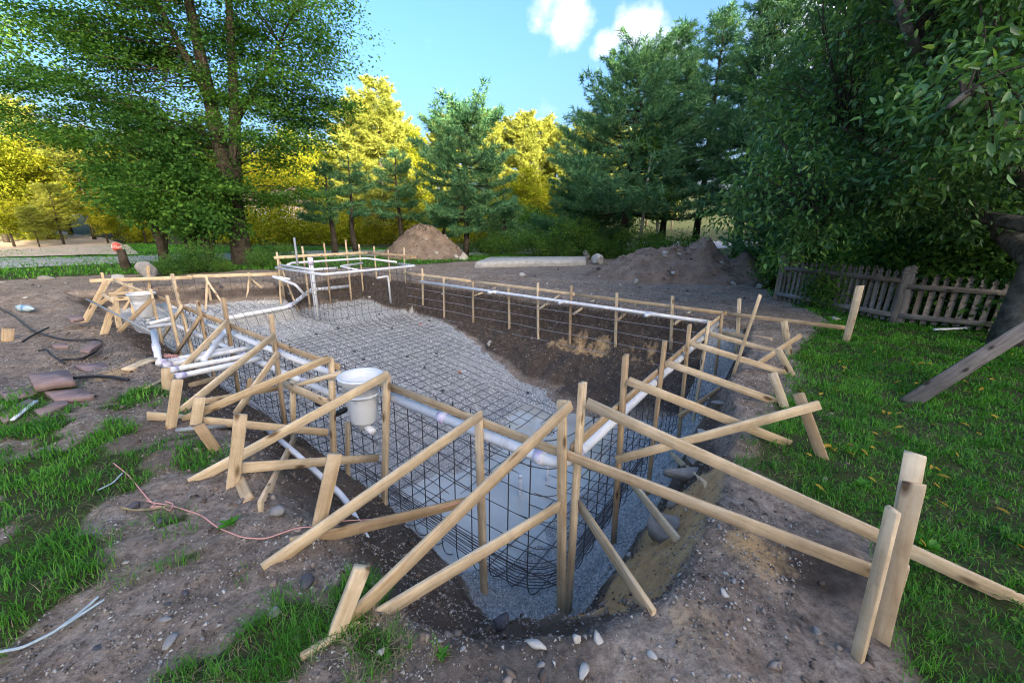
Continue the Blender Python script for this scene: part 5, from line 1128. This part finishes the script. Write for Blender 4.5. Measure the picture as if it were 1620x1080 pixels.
for (px, dd_, pt) in ((-40, 40, 190), (10, 38, 200), (45, 42, 205), (80, 40, 225), (115, 44, 215), (150, 40, 240), (185, 42, 230), (215, 46, 235), (255, 42, 240), (295, 44, 235), (20, 34, 300), (100, 35, 310), (170, 36, 320), (-80, 36, 180), (60, 33, 330), (230, 36, 320)):
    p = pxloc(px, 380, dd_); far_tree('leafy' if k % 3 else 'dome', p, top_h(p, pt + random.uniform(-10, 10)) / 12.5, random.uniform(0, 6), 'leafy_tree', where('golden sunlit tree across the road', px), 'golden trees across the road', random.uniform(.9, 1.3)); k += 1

# ------------------------------------------------------------------ apple tree overhanging on the right
ap = T(1592, 546)
def rel(px, py, depth):                                     # point on a pixel's ray at a depth along the view
    d = FWD * FPX + RGT * (px - 810) + DWN * (py - 540); return CAM + d * (depth / FPX) - ap
trk = [([(0, 0, -.15), (-.02, 0, .5), (-.08, -.05, 1.2), (-.2, -.1, 1.9), (-.5, -.2, 2.6)], [.22, .165, .14, .12, .09]),
       ([(-.08, -.05, 1.2), rel(1530, 325, 7.2), rel(1450, 270, 6.8), rel(1330, 200, 6.8)], [.15, .11, .08, .02]),
       ([(-.15, -.1, 1.6), rel(1480, 330, 6.9), rel(1380, 325, 6.4), rel(1280, 330, 6.3)], [.11, .08, .05, .015]),
       ([(-.4, -.2, 2.4), rel(1500, 150, 5.6), rel(1440, 60, 5.0), rel(1400, -60, 4.8)], [.12, .09, .06, .02]),
       ([(-.3, -.2, 2.2), rel(1560, 180, 4.8), rel(1540, 140, 3.6), rel(1500, 170, 3.0)], [.09, .07, .04, .015]),
       ([(-.4, -.2, 2.4), rel(1620, 60, 5.5), rel(1700, -60, 5)], [.1, .07, .02]),
       ([(-.3, -.1, 2.0), rel(1400, 160, 8.5), rel(1280, 90, 9.0)], [.1, .06, .02])]
lob = []
for (px, py, dp, r, rz) in ((1240, 300, 6.6, .9, .7), (1240, 150, 7.4, .8, .7), (1330, 210, 7.0, 1.1, .9), (1300, 330, 6.2, .8, .45), (1350, 70, 7.0, .9, .7), (1440, 120, 6.5, 1.2, 1.0), (1420, 250, 5.8, .9, .7), (1460, 30, 5.0, 1.0, .8), (1560, 60, 5.0, 1.1, .9), (1540, 170, 4.4, .8, .6), (1490, 215, 3.6, .42, .30), (1590, 120, 3.2, .5, .35), (1520, 260, 5.6, .9, .55), (1600, 240, 5.5, .8, .6), (1390, 330, 6.4, .9, .4), (1205, 235, 7.0, .6, .5), (1650, 30, 4.2, 1, .9), (1440, -80, 5.5, 1.4, .9), (1600, -90, 4.8, 1.3, .8), (1180, 330, 7.2, .55, .4), (1250, 390, 6.8, .5, .25), (1430, 190, 8.2, 1.0, .8), (1560, 330, 8.2, 1.2, .7), (1500, 330, 6.2, .6, .4), (1590, 330, 6.0, .6, .4), (1600, 390, 7.0, .5, .3), (1450, 350, 7.4, .8, .35)):
    c = rel(px, py, dp); lob.append((c[0], c[1], c[2], r, r, rz))
tr, cr = broadleaf('apple', trk, lob, 470, 66000, .104, .40, 'apple', 'lichen_bark', .7, .0, .013, near=True)
plant_tree('apple_tree', 'large-leaved fruit tree with lichened trunk overhanging the right side', 'tree', ap, tr, cr, 'lichen_bark', 'apple')

# ------------------------------------------------------------------ dark woods behind the fence
def wood_pine(h_, seed, base): 
    return pine(h_, 3.2, base, seed, dens=.7, nd_len=.26, wid=.045, trunk_r=.2, step=.5, gap=.1, prof=lambda f: .25 + .8 * (1 - f) ** .7)
for key, hh, sd, bs in (('w1', 14, 51, .8), ('w2', 16, 52, 3.2), ('w3', 15, 53, 1.5)):
    s_, c_ = wood_pine(hh, sd, bs); proto(key, s_, c_, 'needle')
hts = {'w1': 14, 'w2': 16, 'w3': 15}
wl = [(1210, 17, -20), (1260, 15.5, -60), (1300, 18, -40), (1345, 15, -80), (1395, 14, -60), (1430, 17, -60), (1460, 13.5, -100), (1510, 15, -80), (1560, 13, -120), (1610, 15, -100), (1660, 13, -140), (1720, 14, -140), (1290, 27, 20), (1360, 24, -30), (1440, 23, -40), (1530, 22, -40), (1620, 20, -60), (1800, 13, -200), (1330, 30, 20), (1480, 28, 0)]
for k, (px, dd_, pt) in enumerate(wl):
    p = pxloc(px, 440, dd_); key = ('w2', 'w3', 'w2', 'w1')[k % 4] if dd_ < 19 else ('w1', 'w3')[k % 2]
    far_tree(key, p, max(.4, ((6.0 if px < 1380 else 8.5) + (k * 37 % 10) * .4 if dd_ < 19 else (9 if px < 1380 else 12)) / hts[key]), k * 1.3, 'wood_pine', where('dark %s conifer in the shaded woods' % ('nearer' if dd_ < 19 else 'farther'), px), 'dark woods behind the fence', 1.1)

# ------------------------------------------------------------------ shrubs and undergrowth
def shrub_mesh(r, h_, n, ls, seed, leaf='shrub'):
    cr = Acc(); C = lobes_points([(0, 0, h_ * .5, r, r, h_ * .5)], 26, .2); C[:, 2] = np.abs(C[:, 2]); O = RNG.normal(0, .5, (26, n // 26, 3)) * r * .45
    P = (C[:, None] + O).reshape(-1, 3); P[:, 2] = np.abs(P[:, 2]); D = RNG.normal(0, 1, P.shape) + [0, 0, .3]; L_ = ls * RNG.uniform(.6, 1.3, len(P)); V, Q = leaf_cards(P, D, L_, L_ * .6); cr.add(V, Q)
    tr = Acc()
    for c in C[::2]: limb(tr, np.array([RNG.normal(0, .06), RNG.normal(0, .06), 0]), c, .018, .005, .05, 4, .05, 4)
    return tr, cr
for key, a_ in (('s1', (1.1, 1.5, 3600, .11, 1)), ('s2', (1.0, .8, 2600, .10, 2)), ('s3', (1.3, 2.2, 4600, .12, 3))):
    s_, c_ = shrub_mesh(*a_); proto(key, s_, c_, 'shrub')
sy = [(845, 402, 22, .8), (880, 402, 21.5, .9), (905, 400, 22, .9), (938, 400, 22, .7), (965, 402, 22.5, .8), (1010, 402, 22, .7), (790, 405, 22.5, .7), (760, 404, 24, .8), (1040, 405, 21, .6), (1075, 408, 20, .8), (1110, 410, 19, .7), (960, 395, 28, 1.3), (860, 395, 30, 1.4), (1180, 415, 17, .9), (820, 395, 29, 1.2)]
for k, (px, py, dd_, s) in enumerate(sy):
    far_tree(('s1', 's2', 's3')[k % 3], pxloc(px, py, dd_), s, k * 1.7, 'shrub', where('green %s under the dark pines' % ('shrub' if dd_ < 25 else 'farther shrub'), px), 'undergrowth beneath the pines', 1.1)['category'] = 'shrub'
for k, (px, py, dd_, s) in enumerate([(258, 420, 15.8, .42), (290, 420, 16.2, .4), (325, 420, 16.2, .38), (352, 421, 16, .34), (412, 418, 16.8, .36), (440, 415, 18, .36), (478, 412, 19.5, .34)]):
    far_tree(('s2', 's1', 's3')[k % 3], pxloc(px, py, dd_), s, k * 1.3, 'shrub', where('dark green %s shrub' % ('low' if dd_ < 17 else 'farther'), px), 'shrubs at the foot of the maple', 1.1)['category'] = 'shrub'
for k, (px, dd_, s) in enumerate([(1260, 13.5, .8), (1300, 12.5, .7), (1350, 12, .7), (1400, 11.5, .9), (1450, 11.5, .8), (1490, 11, .6), (1530, 11, .8), (1580, 11, .9), (1630, 10.5, .9), (1240, 15, 1), (1330, 14, 1.2), (1420, 13.5, 1.2), (1510, 13, 1.2), (1600, 12.5, 1.2)]):
    far_tree(('s1', 's3', 's2')[k % 3], pxloc(px, 460, dd_), s, k * 1.9, 'shrub', where('shaded %s' % ('low shrub' if dd_ < s * 3 + 10.6 else 'tall shrub'), px), 'shrubs behind the picket fence', 1.0)['category'] = 'shrub'
# vine on the fence
cr = Acc(); tr = Acc(); vb = fa + (fb - fa) * .45
P = vb + (fb - fa) / np.linalg.norm(fb - fa) * RNG.normal(0, .25, (900, 1)) + np.array([-.08, -.04, 0]) * RNG.uniform(.3, 1.4, (900, 1)) + np.array([0, 0, 1.0]) * np.abs(RNG.normal(.35, .28, (900, 1))); V, Q = leaf_cards(P, RNG.normal(0, 1, P.shape), RNG.uniform(.04, .09, 900), .05); cr.add(V - vb, Q)
limb(tr, np.zeros(3), np.array([-.08, 0, .8]), .012, .004, 0, 6)
plant_tree('climbing_vine', 'green vine climbing over the middle of the picket fence', 'vine', vb, tr, cr, 'bark', 'shrub')
# sunlit bushes along the far road side
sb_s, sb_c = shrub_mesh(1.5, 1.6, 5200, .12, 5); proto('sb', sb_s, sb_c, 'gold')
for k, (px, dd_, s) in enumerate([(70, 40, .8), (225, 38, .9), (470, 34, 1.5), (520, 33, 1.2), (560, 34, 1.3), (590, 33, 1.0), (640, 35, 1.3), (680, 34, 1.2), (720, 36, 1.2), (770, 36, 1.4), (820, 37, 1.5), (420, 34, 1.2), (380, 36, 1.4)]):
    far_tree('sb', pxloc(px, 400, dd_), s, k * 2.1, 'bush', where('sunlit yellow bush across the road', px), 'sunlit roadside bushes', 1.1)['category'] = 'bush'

# ------------------------------------------------------------------ house glimpsed beyond the maple
hp = pxloc(448, 360, 42); hs_ = thing('house', 'pale house half hidden behind the maple boughs', 'house', hp)
M['plaster'] = simple('pale_siding', (0.55, 0.45, 0.40), (0.68, 0.58, 0.52), 2, .8, .1, .01, .2); M['roofing'] = simple('grey_shingle', (0.22, 0.18, 0.17), (0.34, 0.28, 0.26), 4, .9, .3, .02, .1)
m, t, b = newmat('window_glass'); b.inputs['Base Color'].default_value = (0.03, 0.035, 0.04, 1); b.inputs['Roughness'].default_value = .08; M['glass'] = m
def box(name, c, s, mat, parent):
    V = np.array([[x, y, z] for x in (-.5, .5) for y in (-.5, .5) for z in (-.5, .5)]) * s + c
    return mk(name, V, [np.array([[0, 1, 3, 2], [4, 6, 7, 5], [0, 4, 5, 1], [2, 3, 7, 6], [0, 2, 6, 4], [1, 5, 7, 3]])], mat, parent)
def house(th, p, wx, wy, hh, rh):
    box('wall', p + np.array([0, 0, hh / 2]), (wx, wy, hh), M['plaster'], th)
    x, y = wx / 2 + .4, wy / 2 + .4; V = np.array([[-x, -y, hh], [x, -y, hh], [x, y, hh], [-x, y, hh], [-x, 0, hh + rh], [x, 0, hh + rh]]) + p
    mk('roof', V, [np.array([[0, 1, 5, 4], [2, 3, 4, 5], [3, 2, 1, 0]]), np.array([[0, 4, 3], [1, 2, 5]])], M['roofing'], th)
    for fx in (-.3, 0, .3):
        for fz in ((1.6,) if hh < 4 else (1.6, 4.4)):
            for sy_ in (-1, 1):
                c = p + np.array([fx * wx, sy_ * (wy / 2 + .02), fz]); f = box('window', c, (1.1, .06, 1.3), M['pvc'], th); g = box('pane', c + [0, sy_ * .025, 0], (.9, .04, 1.1), M['glass'], None); g.parent = f; g.location = -f.location - th.location if False else Vector((0, 0, 0))
                g.matrix_parent_inverse = Matrix.Translation(th.location)
house(hs_, hp, 6.5, 6, 2.7, 1.5)
# trees behind the viewer: they shade the yard
bk_s, bk_c = broadleaf('t', [([(0, 0, -.1), (.1, 0, 5), (-.2, 0, 9), (.1, 0, 14)], [.4, .3, .2, .03])], [(0, 0, 10, 4.6, 4.6, 5.5), (-1.6, 0, 6, 4, 4, 3.5), (1.8, .3, 6.4, 4, 4, 3.5), (0, 0, 3.4, 4, 4, 2)], 220, 26000, .42, 1.6, 'maple', 'bark', .8, .2, .05); proto('bk', bk_s, bk_c, 'maple')
BACK = []
for k in range(15):                          # a wood edge across the sun, higher to the right
    t_ = k / 14; x_ = -8 + 66 * t_; h_ = float(np.interp(x_, [0, 8, 10.5, 15, 24, 26, 34, 38, 43, 46, 60], [8, 8, 21, 22, 21.5, 19, 19.5, 27, 27, 20, 20]))
    BACK += [(x_, -33 + 12 * t_ ** 2, h_), (x_ + 3, -38 + 12 * t_ ** 2, h_ + .8)]
for k, (x, y, hh) in enumerate(BACK):
    far_tree('bk', np.array([x, y, 0.0]), hh / 15.5, k * 1.1, 'shade_tree', 'tall leafy tree behind the viewer, out of the picture', 'trees behind the viewer', 1.0 if hh < 19 else .9)

# ------------------------------------------------------------------ grass
def blades(P, hgt, wid, lean, name, mat, label):
    n = len(P); a = RNG.uniform(0, 6.283, n); d = np.stack([np.cos(a), np.sin(a), np.zeros(n)], 1); s = np.stack([-d[:, 1], d[:, 0], d[:, 2]], 1); h_ = hgt[:, None]; w_ = wid[:, None]; l_ = lean[:, None] * h_; z = np.array([0, 0, 1.0])
    V = np.stack([P - s * w_ * .5, P + s * w_ * .5, P + d * l_ * .35 + z * h_ * .6 + s * w_ * .4, P + d * l_ * .35 + z * h_ * .6 - s * w_ * .4, P + d * l_ + z * h_ * (1 - .25 * np.minimum(lean[:, None], 1.6))], 1).reshape(-1, 3); k = np.arange(n)[:, None] * 5
    return tag(mk(name, V, [k + [[0, 1, 2, 3]], k + [[3, 2, 4]]], M[mat]), label, None, None, 'stuff')
n = 900000
r = RNG.uniform(.7, 13, n) ** 1.0; th_ = RNG.uniform(-1.2, 1.15, n)
P = np.stack([r * np.sin(th_), r * np.cos(th_), np.zeros(n)], 1); gm = grass_mask(P[:, 0], P[:, 1])
P[:, 2] = height(P[:, 0], P[:, 1]); z0 = base_z(P[:, 0], P[:, 1]); cl = fbm(P[:, 0] * 6, P[:, 1] * 6, 101)
lm = lawn_mask(P[:, 0], P[:, 1])
keep = (gm > .10) & (P[:, 2] > z0 - .3) & (RNG.uniform(0, 1, n) < gm * (.25 + 1.1 * sstep(.3, .65, cl)) * np.where(lm > .5, .52, .55))
P = P[keep]; cl = cl[keep]; lm = lm[keep]; r = np.hypot(P[:, 0], P[:, 1]); P[:, 2] -= .006
hg = RNG.uniform(.018, .062, len(P)) * (.6 + .9 * cl) * np.where(lm > .5, 1.0, 1.25); wd = .0035 * np.clip(r / 2.2, .9, 4.0)
blades(P, hg, wd, RNG.uniform(.2, 1.3, len(P)), 'grass', 'grass', 'green grass of the lawn and of the tufts left on the soil')
# dry straw among the left tufts
n = 110000; r = RNG.uniform(.9, 7, n); th_ = RNG.uniform(-1.2, 1.1, n); P = np.stack([r * np.sin(th_), r * np.cos(th_), np.zeros(n)], 1); gm = grass_mask(P[:, 0], P[:, 1]); P[:, 2] = height(P[:, 0], P[:, 1])
keep = (gm > .04) & ((gm < .6) | (RNG.uniform(0, 1, n) < .25)) & (P[:, 2] > base_z(P[:, 0], P[:, 1]) - .2) & (fbm(P[:, 0] * 2.6, P[:, 1] * 2.6, 131) > .52); P = P[keep]
blades(P, RNG.uniform(.012, .03, len(P)), np.full(len(P), .0028), RNG.uniform(1.5, 4, len(P)), 'dry_grass', 'straw', 'dry straw lying between the grass tufts and the soil')
# broadleaf weeds and clover in the lawn
n = 26000; P = np.stack([RNG.uniform(1.5, 8, n), RNG.uniform(.8, 10, n), np.zeros(n)], 1); lm = lawn_mask(P[:, 0], P[:, 1]); P[:, 2] = height(P[:, 0], P[:, 1]) + RNG.uniform(.015, .05, n)
keep = (lm > .7) & (P[:, 2] > -.1) & (RNG.uniform(0, 1, n) < sstep(.42, .7, fbm(P[:, 0] * 2.2, P[:, 1] * 2.2, 121))); P = P[keep]; D = RNG.normal(0, 1, P.shape) * [1, 1, .35]
V, Q = leaf_cards(P, D, RNG.uniform(.015, .035, len(P)), RNG.uniform(.012, .024, len(P)), np.array([0, 0, 1.0])); tag(mk('clover', V, [Q], M['shrub']), 'low clover and weeds mixed into the lawn', None, None, 'stuff')
# far verge grass
n = 240000; P = np.stack([RNG.uniform(-24, 12, n), RNG.uniform(9, 26, n), np.zeros(n)], 1); gm = grass_mask(P[:, 0], P[:, 1]); P[:, 2] = height(P[:, 0], P[:, 1], False); keep = (gm > .5) & (RNG.uniform(0, 1, n) < .26) & ((P[:, 0] < 5) | (P[:, 1] > 16)); P = P[keep]
blades(P, RNG.uniform(.05, .14, len(P)), np.full(len(P), .028), RNG.uniform(.3, 1.2, len(P)), 'verge_grass', 'grass', 'rough grass on the verge between the bare dirt and the road')
# small leafy plants
def rosette(px, py, label, n=9, s=.06):
    p = T(px, py); th = thing('weed_plant', label, 'plant', p)
    for k in range(n):
        a = k * 2.4; D = np.array([[math.cos(a), math.sin(a), random.uniform(.3, .9)]]); V, Q, T3 = oval_leaves(np.array([[0, 0, .01]]), D, np.array([s * random.uniform(.6, 1.2)]), np.array([0, 0, 1.0])); o = mk('leaf', V, [Q, T3], M['grass']); o.parent = th
rosette(364, 831, 'small broad-leaved seedling on the soil beside the pink line'); rosette(1465, 868, 'broad-leaved weed in the grass behind the anchor stake', 11, .07); rosette(1360, 770, 'cluster of pale broad weed leaves in the lawn centre right', 12, .07); rosette(700, 1040, 'small weed in the soil at the bottom below the corner posts', 8, .04)
# fallen yellow leaves
lv, lq, lt3 = oval_leaves(np.zeros((1, 3)), np.array([[1.0, 0, .1]]), np.array([.075]), np.array([0, 0, 1.0])); lm0 = mk('fallen_leaf', lv, [lq, lt3], M['fallen']); me = lm0.data; bpy.data.objects.remove(lm0)
c = 0
while c < 75:
    px, py = random.uniform(1230, 1620), random.triangular(515, 900, 560); p = T(px, py)
    if float(lawn_mask(p[:1], p[1:2])[0]) < .6 or p[2] < -.1: continue
    o = bpy.data.objects.new('fallen_leaf', me); COL.objects.link(o); o.location = Vector(p) + Vector((0, 0, .04)); o.rotation_euler = (random.uniform(-.5, .5), random.uniform(-.5, .5), random.uniform(0, 6.28)); o.scale = (random.uniform(.6, 1.1),) * 3
    tag(o, 'yellow fallen leaf lying on the green lawn', 'leaf', 'fallen leaves on the lawn'); c += 1
